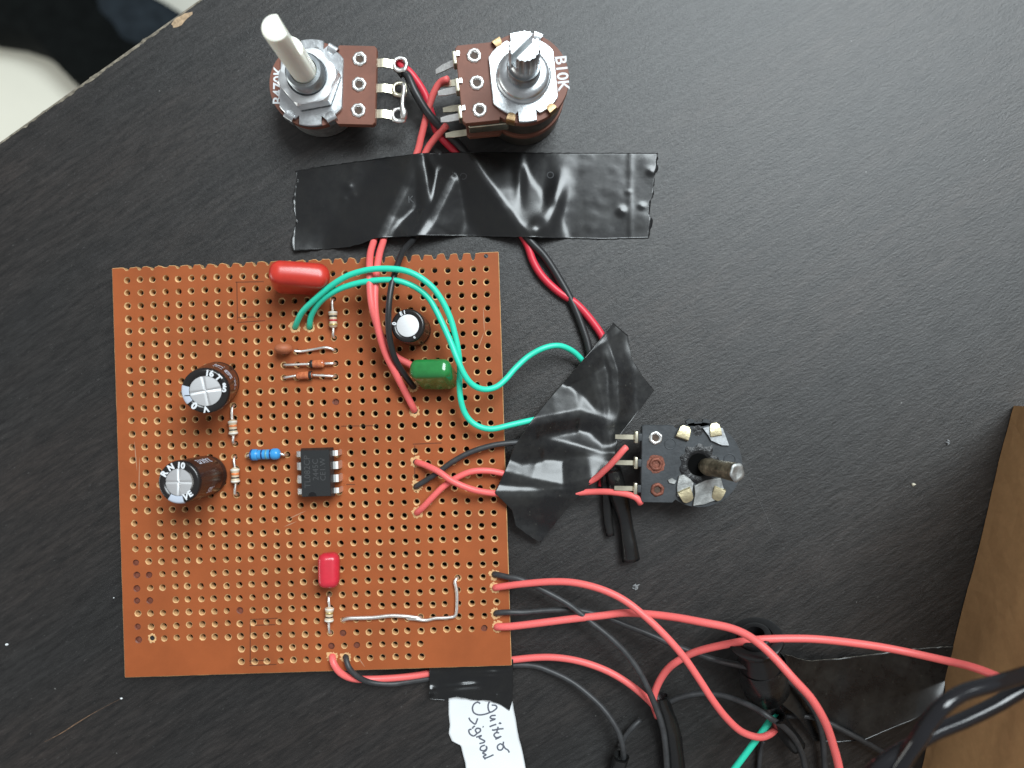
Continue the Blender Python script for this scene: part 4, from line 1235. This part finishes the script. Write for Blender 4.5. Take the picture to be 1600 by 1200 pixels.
# ------------------------------------------------------------------ cardboard box
Q0, Q1 = P(1583, 634), P(1425, 1260)
bd = (Q1 - Q0).normalized(); bn = Vector((-bd.y, bd.x, 0))      # bn points right, into the box
if bn.x < 0: bn = -bn
HB = 62
box = empty("cardboard_box", Q0 + bd * 60 + bn * 60, "brown cardboard box standing at the right edge of the photo", "box")
def boxwall(a0, a1, b0, b1, z0, z1, name, m=M_CARD):
    nA = max(2, int(abs(a1 - a0) / 2)); nB = max(1, int(abs(b1 - b0) / 2)); nZ = max(2, int((z1 - z0) / 2))
    g = G(); V = []; F = []
    def pt(a, b, z):
        p = Q0 + bd * a + bn * b; p.z = z
        w = 0.35 * noise.noise(Vector((a * .05, b * .05, z * .05))) + 0.12 * noise.noise(Vector((a * .3, b * .3, z * .3)))
        return p - bn * w
    def grid(fn, n1, n2):
        o = len(V)
        for i in range(n1 + 1):
            for j in range(n2 + 1): V.append(fn(i / n1, j / n2))
        for i in range(n1):
            for j in range(n2):
                k = o + i * (n2 + 1) + j; F.append((k, k + 1, k + n2 + 2, k + n2 + 1))
    L = lambda p, q, t: p + (q - p) * t
    grid(lambda s, t: pt(L(a0, a1, s), b0, L(z0, z1, t)), nA, nZ)
    grid(lambda s, t: pt(L(a0, a1, s), b1, L(z0, z1, t)), nA, nZ)
    grid(lambda s, t: pt(L(a0, a1, s), L(b0, b1, t), z1), nA, nB)
    grid(lambda s, t: pt(L(a0, a1, s), L(b0, b1, t), z0), nA, nB)
    grid(lambda s, t: pt(a0, L(b0, b1, s), L(z0, z1, t)), nB, nZ)
    grid(lambda s, t: pt(a1, L(b0, b1, s), L(z0, z1, t)), nB, nZ)
    g.add(V, F)
    return make(name, g, m, box, smooth=False)
boxwall(0, 120, 0, 3, 0.2, HB, "side_panel")
boxwall(0, 3, 3.4, 90, 0.2, HB, "end_panel")
boxwall(117, 120, 3.4, 90, 0.2, HB, "end_panel")
boxwall(0, 120, 90.4, 93, 0.2, HB, "side_panel")
boxwall(3.4, 116.6, 3.4, 90, 0.2, 2.5, "bottom_panel")

# ------------------------------------------------------------------ potentiometers
def circ(r, a0, a1, n): return [(r * math.cos(a0 + (a1 - a0) * k / n), r * math.sin(a0 + (a1 - a0) * k / n)) for k in range(n + 1)]
def wafer_outline(r, x1, hw, notch=0.5):
    a = math.asin(min(0.99, hw * 0.92 / r))
    arc = circ(r, a, 2 * math.pi - a, 48)
    return arc + [(5.2, -hw), (x1 - notch, -hw), (x1, -hw + notch), (x1, hw - notch), (x1 - notch, hw), (5.2, hw)]
M_RHOLE = mat("brown_rivet_hole", (0.06, 0.035, 0.022), 0.6, var=0.4, vscale=1500)
def rivet(M, x, y, z, r, m, parent, seed=0, petals=7, hole=M_RHOLE):
    rr = random.Random(seed); ph = rr.uniform(0, 6)
    f = lambda a, z: 1 + (0.06 * math.sin(petals * a + ph) + 0.03 * math.sin(3 * a + 2 * ph) if z > 0 else 0)
    g = lathe([(r * 1.0, 0.0), (r * 1.0, .12), (r * .88, .30), (r * .66, .32), (r * .50, .16), (r * .46, -0.4)], 28, M @ Matrix.Translation((x, y, z)), rmod=f)
    make("rivet", g, m, parent)
    make("rivet_hole", lathe([(0.02, z + .012), (r * .51, z + .012)], 14, M @ Matrix.Translation((x, y, 0))), hole, parent)
def tab(M, x, y, z, ang, w, l, m, parent, curl=0.25, h=0.55):
    """folded fixing tab pointing inward"""
    V = []; F = []; prof = [(-l, -1.6, 1.0), (-l, 0.1, 1.0), (-l + .25, h, 1.0), (-l * .3, h + .05, .95), (l * .3, h - .1, .8), (l * .55, h - .2, .45)]
    for (a, zz, k) in prof:
        V += [Vector((a, -w * k, z + zz)), Vector((a, w * k, z + zz)), Vector((a, w * k, z + zz - .3)) if zz > 0.2 else Vector((a + .3, w * k, z + zz)), Vector((a, -w * k, z + zz - .3)) if zz > 0.2 else Vector((a + .3, -w * k, z + zz))]
    n = len(prof)
    for i in range(n - 1):
        for q in range(4): F.append((i * 4 + q, i * 4 + (q + 1) % 4, (i + 1) * 4 + (q + 1) % 4, (i + 1) * 4 + q))
    F += [(0, 1, 2, 3), tuple((n - 1) * 4 + q for q in (3, 2, 1, 0))]
    g = G(); g.add(V, F)
    g.xform(M @ Matrix.Translation((x, y, 0)) @ Matrix.Rotation(ang, 4, 'Z'))
    make("fixing_tab", g, m, parent, auto=50)
def can_body(M, r, z0, z1, m, parent, name="can"):
    make(name, lathe([(0.1, z0), (r - .4, z0), (r, z0 + .4), (r, z1)], 48, M, caps=(False, True)), m, parent, auto=40)
def strip(M, pts, w, th, m, parent, name):
    """flat bent metal strip: pts (x,y,z) centre line in local frame, width across y"""
    V = []; F = []
    for (x, y, z, k) in pts:
        V += [Vector((x, y - w * k, z)), Vector((x, y + w * k, z)), Vector((x, y + w * k, z - th)), Vector((x, y - w * k, z - th))]
    n = len(pts)
    for i in range(n - 1):
        for q in range(4): F.append((i * 4 + q, i * 4 + (q + 1) % 4, (i + 1) * 4 + (q + 1) % 4, (i + 1) * 4 + q))
    F += [(0, 1, 2, 3), tuple((n - 1) * 4 + q for q in (3, 2, 1, 0))]
    g = G(); g.add(V, F); g.xform(M)
    return make(name, g, m, parent, auto=45)
def hexnut(af, z0, z1, rin):
    R = af / math.sqrt(3)
    out = []
    g = G(); V = []; F = []
    N = 48
    def hr(a):
        a = (a % (math.pi / 3)) - math.pi / 6
        return af / 2 / math.cos(a)
    rows = [(lambda a: hr(a), z0), (lambda a: hr(a), z1 - .45), (lambda a: min(hr(a), af / 2 + 0.30), z1 - .12), (lambda a: min(hr(a), af / 2) - .1, z1), (lambda a: rin + .25, z1), (lambda a: rin, z1 - .3), (lambda a: rin, z0)]
    for (f, z) in rows:
        for k in range(N):
            a = 2 * math.pi * k / N + math.pi / 6
            V.append(Vector((f(a) * math.cos(a), f(a) * math.sin(a), z)))
    for l in range(len(rows) - 1):
        for k in range(N):
            k2 = (k + 1) % N; F.append((l * N + k, l * N + k2, (l + 1) * N + k2, (l + 1) * N + k))
    g.add(V, F); return g
def thread(r, z0, z1, pitch=0.6):
    pr = []; z = z0
    while z < z1 - 0.4:
        pr += [(r, z), (r - .22, z + pitch / 2)]; z += pitch
    pr += [(r, z1 - .35), (r - .3, z1)]
    return pr

# ---- left potentiometer (B470K)
a1 = P(488, 131, 8); pot = empty("potentiometer", (a1.x, a1.y, 0), "potentiometer with a tall white plastic shaft and a hex nut, marked B470K", "potentiometer", "potentiometers")
M = Matrix.Translation((a1.x, a1.y, 0)) @ Matrix.Rotation(math.radians(-1.4), 4, 'Z')
can_body(M, 7.7, 0.05, 6.5, M_ZINC_D, pot)
make("wafer", prism(wafer_outline(8.3, 12.25, 7.6), 6.55, 8.0, 0.12, M), M_WAFER, pot, smooth=False)
# face plate
def plate_poly(r, xl, xr, wt, rt):
    out = []
    for k in range(96):
        a = 2 * math.pi * k / 96
        d = abs(((math.degrees(a) + 90) % 180) - 0)          # angle from the y axis
        d = min(d, 180 - d)
        rr = rt if d < wt else (r - 0.9 if d < wt + 4 else r)
        x, y = rr * math.cos(a), rr * math.sin(a)
        x = max(-xl, min(xr, x))
        out.append((x, y))
    return out
pp = plate_poly(7.7, 6.0, 6.0, 17, 8.35)
make("face_plate", prism(pp, 8.02, 8.75, 0.15, M), M_ZINC, pot, smooth=False)
for (x, y, an) in ((3.7, 6.2, -120), (-3.9, 6.0, -57), (-3.8, -6.2, 57), (3.7, -6.2, 120)):
    tab(M, x, y, 8.5, math.radians(an), 1.0, 1.2, M_ZINC, pot, h=0.45)
make("nut_washer", lathe([(4.9, 8.78), (4.9, 9.05), (3.4, 9.1)], 40, M), M_ZINC, pot)
M_NUT = mat("satin_zinc_nut", (0.78, 0.80, 0.81), 0.46, 1.0, var=0.08, vscale=600)
make("hex_nut", hexnut(10.2, 9.1, 11.8, 3.6).xform(M @ Matrix.Rotation(math.radians(12), 4, 'Z')), M_NUT, pot, auto=25)
make("bushing", lathe(thread(3.5, 8.8, 14.2) + [(2.5, 14.2), (2.45, 13.2)], 40, M), M_BUSH, pot, auto=40)
# D shaft of white plastic
def dshaft(M, r, z0, z1, zf, flat):
    g = G(); V = []; F = []; N = 32
    rows = [(z0, 1, False), (zf, 1, False), (zf + .25, 1, True), (z1 - .5, 1, True), (z1 - .12, .95, True), (z1, .82, True)]
    for (z, k, fl) in rows:
        for q in range(N):
            a = 2 * math.pi * q / N
            x, y = r * k * math.cos(a), r * k * math.sin(a)
            if fl: x = min(x, flat)
            V.append(Vector((x, y, z)))
    for l in range(len(rows) - 1):
        for q in range(N):
            q2 = (q + 1) % N; F.append((l * N + q, l * N + q2, (l + 1) * N + q2, (l + 1) * N + q))
    F.append(tuple((len(rows) - 1) * N + q for q in range(N)))
    g.add(V, F); return g.xform(M)
make("shaft", dshaft(M @ Matrix.Rotation(math.radians(28), 4, 'Z'), 2.32, 9.0, 30.5, 22.5, 1.3), M_WHITE_PL, pot, auto=40)
for k, y in enumerate((5.0, 0.1, -4.9)):
    rivet(M, 9.0, y, 8.0, 1.42, M_SOLDER, pot, k)
    m = M_LUG
    strip(M, [(10.4, y, 6.5, 1), (12.6, y, 6.5, 1), (13.6, y, 6.7, 1), (14.6, y, 6.3, .95), (15.2, y, 6.0, 1.1)], 0.82, 0.35, M_LUG, pot, "lug")
    # lug eye: squared ring
    g = G(); V = []; F = []; N = 24
    for k2 in range(N):
        t = 2 * math.pi * k2 / N
        c_, s_ = math.cos(t), math.sin(t)
        sq = 1 / max(abs(c_), abs(s_)) * 0.35 + 0.65
        wob = 1 + 0.08 * noise.noise(Vector((c_ * 2 + k * 7, s_ * 2, 0)))
        ro, ri = 1.62 * sq * wob, 0.92 * (1 + 0.1 * s_)
        V += [Vector((16.5 + ro * c_ * 0.95, y + ro * s_, 5.95)), Vector((16.5 + ro * .85 * c_, y + ro * .9 * s_, 6.3)), Vector((16.5 + ri * c_, y + ri * s_ * .95, 6.25)), Vector((16.5 + ri * c_, y + ri * s_ * .95, 5.7)), Vector((16.5 + ro * .9 * c_, y + ro * .9 * s_, 5.6))]
    for k2 in range(N):
        n2 = (k2 + 1) % N
        for l in range(5): F.append((k2 * 5 + l, n2 * 5 + l, n2 * 5 + (l + 1) % 5, k2 * 5 + (l + 1) % 5))
    g.add(V, F); g.xform(M); make("lug_eye", g, M_SOLDER if k != 1 else M_LUG, pot)
pts = [Vector(p) for p in ((17.2, 1.0, 6.4), (17.5, 0.0, 6.8), (17.3, -1.6, 6.7), (17.2, -3.4, 6.6), (17.5, -4.6, 6.5), (17.4, -5.8, 6.3))]
make("solder_bridge", tube(catmull(pts, .3), .5, 10, rfun=lambda t: 0.42 + 0.75 * max(0, t - .62) * 2 * math.sin(math.pi * min(1, (t - .5) * 2)) if t > .62 else 0.42).xform(M), M_SOLDER, pot)
make("printed_marking", text_mesh("B470K", 2.7, M @ Matrix.Translation((-6.45, -0.5, 8.03)) @ Matrix.Rotation(math.radians(90), 4, 'Z'), bold=0.05), M_INK_W, pot, smooth=False)
# short post under the wafer lugs so the pot sits level
# ---- middle potentiometer (B10K, two gangs)
a2 = P(818, 122, 15); pot2 = empty("potentiometer", (a2.x, a2.y, 0), "two-gang potentiometer with a slotted metal shaft, marked B10K", "potentiometer", "potentiometers")
M = Matrix.Translation((a2.x, a2.y, 0)) @ Matrix.Rotation(math.radians(185.8), 4, 'Z')
can_body(M, 7.6, 0.05, 5.6, M_CAN, pot2, "lower_can")
make("lower_wafer", prism(wafer_outline(8.0, 11.6, 7.0), 5.65, 7.0, 0.1, M), M_WAFER, pot2, smooth=False)
can_body(M, 7.7, 7.05, 13.5, M_CAN, pot2, "upper_can")
make("wafer", prism(wafer_outline(8.35, 11.9, 7.2), 13.55, 15.0, 0.14, M), M_WAFER, pot2, smooth=False)
make("spacer_bar", rbox(7.5, 1.2, 3.2, .2, M @ Matrix.Translation((7.2, 6.4, 10.4)), n=2), M_LUG, pot2)
pp = plate_poly(7.3, 5.9, 6.0, 14, 8.3)
make("face_plate", prism(pp, 15.02, 15.7, 0.15, M), M_ZINC, pot2, smooth=False)
for (x, y, an, mm_) in ((4.0, -6.5, 118, M_BRONZE), (2.9, 6.9, -108, M_BRONZE), (-4.3, 6.0, -54, M_BRONZE), (-3.2, -6.8, 62, M_ZINC)):
    tab(M, x, y, 15.4, math.radians(an), 0.8, 1.05, mm_, pot2, h=0.5)
make("nut_washer", lathe([(5.0, 15.72), (5.0, 16.2), (4.7, 16.5), (3.2, 16.55)], 44, M), M_ZINC, pot2, auto=40)
make("collar", lathe([(4.75, 16.52), (4.7, 16.9), (4.35, 17.5), (3.7, 17.75), (3.05, 17.8)], 44, M), M_ZINC, pot2)
make("bushing", lathe([(3.05, 16.0), (3.05, 20.2), (2.85, 20.6), (2.4, 20.6)], 40, M), M_BUSH, pot2, auto=40)
# knurled, slotted shaft
def kn(a, z): return 1 + 0.035 * (1 if math.sin(18 * a) > 0 else -1) if 22.3 < z < 27.4 else 1
g = G(); V = []; F = []; N = 108
sl = math.radians(38)
rows = [(2.55, 18.0), (2.55, 22.0), (2.35, 22.3), (2.62, 22.31), (2.62, 27.35), (2.45, 27.8), (1.4, 27.82), (0.5, 27.82), (0.03, 27.82)]
for (r, z) in rows:
    for q in range(N):
        a = 2 * math.pi * q / N
        rr = r * kn(a, z)
        V.append(Vector((rr * math.cos(a), rr * math.sin(a), z)))
for l in range(len(rows) - 1):
    for q in range(N):
        q2 = (q + 1) % N; F.append((l * N + q, l * N + q2, (l + 1) * N + q2, (l + 1) * N + q))
g.add(V, F)
# cut the slot: two half shafts above z=23 made as solid D columns
half = []
base = lathe([(2.55, 18.0), (2.55, 22.0), (2.3, 22.35), (2.3, 23.4), (0.02, 23.4)], 40, None)
def half_col(sgn):
    gg = G(); V = []; F = []; poly = []
    n = 40; gap = 0.52
    for q in range(n + 1):
        a = math.asin(gap / 2.6) + (math.pi - 2 * math.asin(gap / 2.6)) * q / n
        rr = 2.62 * (1 + 0.03 * (1 if math.sin(18 * a) > 0 else -1))
        poly.append((rr * math.cos(a), rr * math.sin(a)))
    R = Matrix.Rotation(0 if sgn > 0 else math.pi, 4, 'Z')
    pm = G(); m_ = len(poly)
    V = [Vector((x, y, 22.4)) for x, y in poly] + [Vector((x, y, 27.4)) for x, y in poly] + [Vector((x * .93, gap + (y - gap) * .93, 27.82)) for x, y in poly]
    F = []
    for l in range(2):
        for i in range(m_):
            j = (i + 1) % m_; F.append((l * m_ + i, l * m_ + j, (l + 1) * m_ + j, (l + 1) * m_ + i))
    F.append(tuple(2 * m_ + i for i in range(m_)))
    pm.add(V, F)
    return pm.xform(R)
g = join(base, half_col(1), half_col(-1)).xform(M @ Matrix.Rotation(math.radians(-141), 4, 'Z'))
make("shaft", g, mat("steel_shaft", (0.52, 0.54, 0.55), 0.36, 1.0, var=0.2, vscale=500), pot2, auto=25)
for k, y in enumerate((-5.0, 0.0, 5.0)):
    rivet(M, 8.6, y, 15.0, 1.36, M_SOLDER, pot2, k + 5, petals=9)
    make("lug_clip", rbox(.7, 2.4, 2.6, .15, M @ Matrix.Translation((12.2, y + .1, 14.1)), n=2), M_LUG, pot2)
    strip(M, [(11.2, y - .6, 15.35, .7), (11.7, y - .6, 15.4, .7)], 0.6, 0.25, M_SOLDER, pot2, "clip_fold")
    strip(M, [(12.4, y + .2, 13.4, 1), (14.6, y + .2 + (0.5 if k == 0 else 0), 12.9, 1), (16.0, y + .2 + (1.0 if k == 0 else 0), 12.6, .7)], 0.62, 0.35, M_SOLDER, pot2, "lug")
    strip(M, [(11.6, y + .6, 5.6, 1), (14.2, y + .6, 5.4, 1), (15.8, y + .6, 5.2, .7)], 0.62, 0.35, M_LUG, pot2, "lug")
make("printed_marking", text_mesh("B10K", 2.9, M @ Matrix.Translation((-7.05, -0.2, 15.03)) @ Matrix.Rotation(math.radians(90), 4, 'Z'), bold=0.05), M_INK_W, pot2, smooth=False)

# ---- right potentiometer, broken, lying by the lower tape
a3 = P(1093, 726, 8); pot3 = empty("potentiometer", (a3.x, a3.y, 0), "broken charcoal potentiometer with a burnt hole and a tilted worn shaft", "potentiometer", "potentiometers")
M = Matrix.Translation((a3.x, a3.y, 0)) @ Matrix.Rotation(math.radians(179.0), 4, 'Z')
can_body(M, 7.6, 0.05, 6.4, M_CAN, pot3)
wo = wafer_outline(8.25, 11.2, 7.45, .35)
make("wafer", prism(wo, 6.45, 8.0, 0.15, M), M_WAFER_K, pot3, smooth=False)
# burnt hole: ragged crater ring, flat disc painted black as the hole's shade
g = G(); V = []; F = []; N = 40
for k in range(N):
    a = 2 * math.pi * k / N; c_, s_ = math.cos(a), math.sin(a)
    w_ = noise.noise(Vector((c_ * 2.3, s_ * 2.3, 4)))
    for (r_, z_) in ((3.7 + w_ * 1.5, 8.02), (2.9 + w_ * .9, 8.35 + .3 * noise.noise(Vector((c_ * 5, s_ * 5, 1)))), (2.25 + w_ * .3, 8.16), (2.0, 8.015)):
        V.append(Vector((r_ * c_ + 0.2, r_ * s_ * 1.05, z_)))
for k in range(N):
    k2 = (k + 1) % N
    for l in range(3): F.append((k * 4 + l, k2 * 4 + l, k2 * 4 + l + 1, k * 4 + l + 1))
g.add(V, F); g.xform(M); make("burnt_hole", g, M_CHAR_SHADE, pot3)
make("pit_shade_disc", lathe([(0.02, 8.03), (1.2, 8.03), (2.25, 8.07)], 24, M @ Matrix.Translation((0.2, 0, 0))), mat("painted_pit_shade", (0.0015, 0.0015, 0.0015), 0.9, spec=0.1), pot3)  # near-black disc paints the dark depth of the hole
def shard(pts, z0, z1, m, name="plate_remnant"):
    q = []
    for (x, y) in pts:
        p = M.inverted() @ P(920 + x * .2166, 620 + y * .2166, 8.3)
        q.append((p.x, p.y))
    area = sum(q[i][0] * q[(i + 1) % len(q)][1] - q[(i + 1) % len(q)][0] * q[i][1] for i in range(len(q)))
    if area < 0: q.reverse()
    make(name, prism(q, z0, z1, .08, M), m, pot3, smooth=False)
shard([(820, 225), (860, 212), (965, 225), (985, 280), (1012, 352), (960, 350), (880, 315), (862, 280)], 8.02, 8.5, M_ZINC)
shard([(650, 570), (685, 560), (730, 590), (755, 620), (745, 690), (690, 720), (640, 720), (635, 650)], 8.02, 8.45, M_ZINC_D)
shard([(760, 640), (840, 600), (950, 580), (972, 660), (945, 735), (880, 755), (830, 775), (750, 785), (765, 700)], 8.02, 8.55, M_ZINC_D)
shard([(570, 600), (600, 585), (635, 605), (620, 630), (580, 622)], 8.02, 8.3, M_ZINC_D)
shard([(700, 180), (725, 160), (760, 165), (765, 195), (820, 190), (830, 160), (870, 165), (885, 200), (830, 215), (720, 212)], 7.2, 8.0, M_WAFER_K, "edge_lug")
def px3(x, y, z=8.4): return M.inverted() @ P(920 + x * .2166, 620 + y * .2166, z)
for (x, y, an, w_) in ((690, 245, -108, 1.25), (908, 225, -80, 1.1), (708, 725, 115, 1.3), (925, 712, 70, 1.15)):
    p = px3(x, y); tab(M, p.x, p.y, 8.35, math.radians(an + (180 if False else 0)), w_, 1.7, M_BRASS, pot3, h=0.45)
make("worn_plate_hole", lathe([(0.02, 8.02), (1.05, 8.02)], 20, M @ Matrix.Translation((px3(790, 245).x, px3(790, 245).y, 0))), M_CHAR_SHADE, pot3)  # flat disc, its dark colour painted as the hole's shade
for (x, y, r_) in ((590, 340, 1.05), (1020, 455, 1.1)):
    p = px3(x, y)
    make("moulded_ring", lathe([(r_ - .12, 8.01), (r_ - .06, 8.08), (r_ + .06, 8.08), (r_ + .12, 8.01)], 28, M @ Matrix.Translation((p.x, p.y, 0))), M_WAFER_K, pot3)
for k, (x, y, m_) in enumerate(((485, 297, M_SOLDER), (487, 487, M_RUST), (497, 672, M_RUST))):
    p = px3(x, y); rivet(M, p.x, p.y, 8.0, 1.3, m_, pot3, 20 + k, petals=6)
    if k == 1:
        g = G(); V = []; F = []
        N = 20
        for q in range(N):
            a = 2 * math.pi * q / N
            r_ = 1.75 + .45 * noise.noise(Vector((math.cos(a) * 2, math.sin(a) * 2, 3)))
            V.append(Vector((p.x + r_ * math.cos(a), p.y + r_ * math.sin(a), 8.06)))
        g.add(V, [tuple(range(N))]); g.xform(M); make("rust_patch", g, M_RUST, pot3, smooth=False)
    q = px3(350, (290, 475, 660)[k], 7.0)
    yy = q.y
    strip(M, [(10.6, yy, 7.0, 1), (12.2, yy, 7.4, 1), (14.6, yy, 7.5, 1), (16.2, yy, 7.3, .9)], 0.45, 0.5, M_LUG, pot3, "lug")
    make("lug_clip", rbox(.7, 2.3, 1.5, .18, M @ Matrix.Translation((12.2, yy, 7.3)), n=2), M_LUG, pot3)
    make("lug_shoulder", rbox(1.5, 1.5, .9, .2, M @ Matrix.Translation((11.2, yy, 7.45)), n=2), M_WAFER_K, pot3)
# worn, tilted shaft stump
A = P(1103, 728.5, 8.3); C = P(1152, 738.5, 16.6)
Ms = frame(A, C - A, (0, 0, 1)); L = (C - A).length
g = lathe([(1.0, -1.5), (1.55, 0), (1.75, .6), (1.7, 2.0), (1.5, 2.4), (1.6, 3.0), (1.65, L * .6), (1.75, L - 1.2), (1.75, L - .25)], 32, Ms,
          rmod=lambda a, z: 1 + 0.09 * noise.noise(Vector((math.cos(a) * 2, math.sin(a) * 2, z * .8))) - (0.22 * max(0, math.cos(a)) if z > L * .45 else 0))
make("shaft_stump", g, mat("grimy_shaft", (0.045, 0.038, 0.026), 0.5, 0.6, col2=(0.27, 0.23, 0.16), vscale=420, bump=0.8, bscale=1200), pot3)
make("shaft_tip", lathe([(1.78, L - .27), (1.6, L - .02), (1.1, L - .1), (0.03, L - .22)], 28, Ms, rmod=lambda a, z: (1 - 0.2 * max(0, math.cos(a))) * (1 + .06 * math.sin(5 * a))), M_ZINC_D, pot3)
# split insulation ends on the lugs
for (p0, p1) in (((974, 704, 9), (985, 707, 9.2)), ((974, 704, 9), (979, 696, 9.2))):
    pass

# ------------------------------------------------------------------ crumbs, fluff, hair on the table
def crumb(px, py, s, seed, m, label, cat="crumb"):
    rr = random.Random(seed)
    g = G(); V = []; F = []
    N = 7
    c = P(px, py, 0)
    for l, (k, z) in enumerate(((.8, 0.01), (1, .3), (.7, .75), (.2, .95))):
        for q in range(N):
            a = 2 * math.pi * q / N
            r_ = s * k * rr.uniform(.6, 1.2)
            V.append(c + Vector((r_ * math.cos(a), r_ * math.sin(a) * .8, s * z)))
    for l in range(3):
        for q in range(N):
            q2 = (q + 1) % N; F.append((l * N + q, l * N + q2, (l + 1) * N + q2, (l + 1) * N + q))
    F.append(tuple(3 * N + q for q in range(N)))
    g.add(V, F); make("crumb", g, m, smooth=False, label=label, cat=cat)
crumb(1427, 757, .48, 1, M_CRUMB, "pale crumb on the table left of the cardboard box")
crumb(11, 1007, .36, 2, M_PAPER, "white speck near the left edge of the photo")
crumb(190, 1091, .28, 3, M_PAPER, "tiny white speck at the end of the brown scratch")
crumb(178, 934, .16, 9, M_PAPER, "tiny white speck just left of the board's lower left side")
crumb(1285, 1091, .3, 4, M_CRUMB, "yellowish crumb on the right-hand tape strip")
M_FLUFF = mat("grey_fluff", (0.22, 0.225, 0.23), .95, var=0.5, vscale=2500, bump=0.8, bscale=3000)
def fluff(px, py, s, seed, label, n=7, cat="fluff"):
    rr = random.Random(seed)
    gs = []
    for k in range(n):
        c = P(px + rr.uniform(-5, 5), py + rr.uniform(-4, 4), 0.12)
        d = Vector((rr.uniform(-1, 1), rr.uniform(-1, 1), 0)).normalized() * s * rr.uniform(.3, .8)
        gs.append(tube(catmull([c - d, c + Vector((rr.uniform(-.1, .1), rr.uniform(-.1, .1), .12)), c + d], .15), 0.1, 6, rfun=lambda t: 0.02 + 0.16 * math.sin(math.pi * t)))
    make("fluff", join(*gs), M_FLUFF, label=label, cat=cat)
fluff(993, 917, .9, 5, "grey bit of fluff on the table above the red wires")
fluff(1479, 690, .6, 6, "tiny pale fibre on the table by the box's shadow", 4)
make("hair", tube(catmull([P(1172, 748, .2), P(1185, 780, .1), P(1198, 808, .1), P(1208, 832, .15)], .6), .022, 5), mat("pale_fibre", (0.16, .16, .16), .6), label="thin pale hair on the table below the tilted shaft", cat="hair")
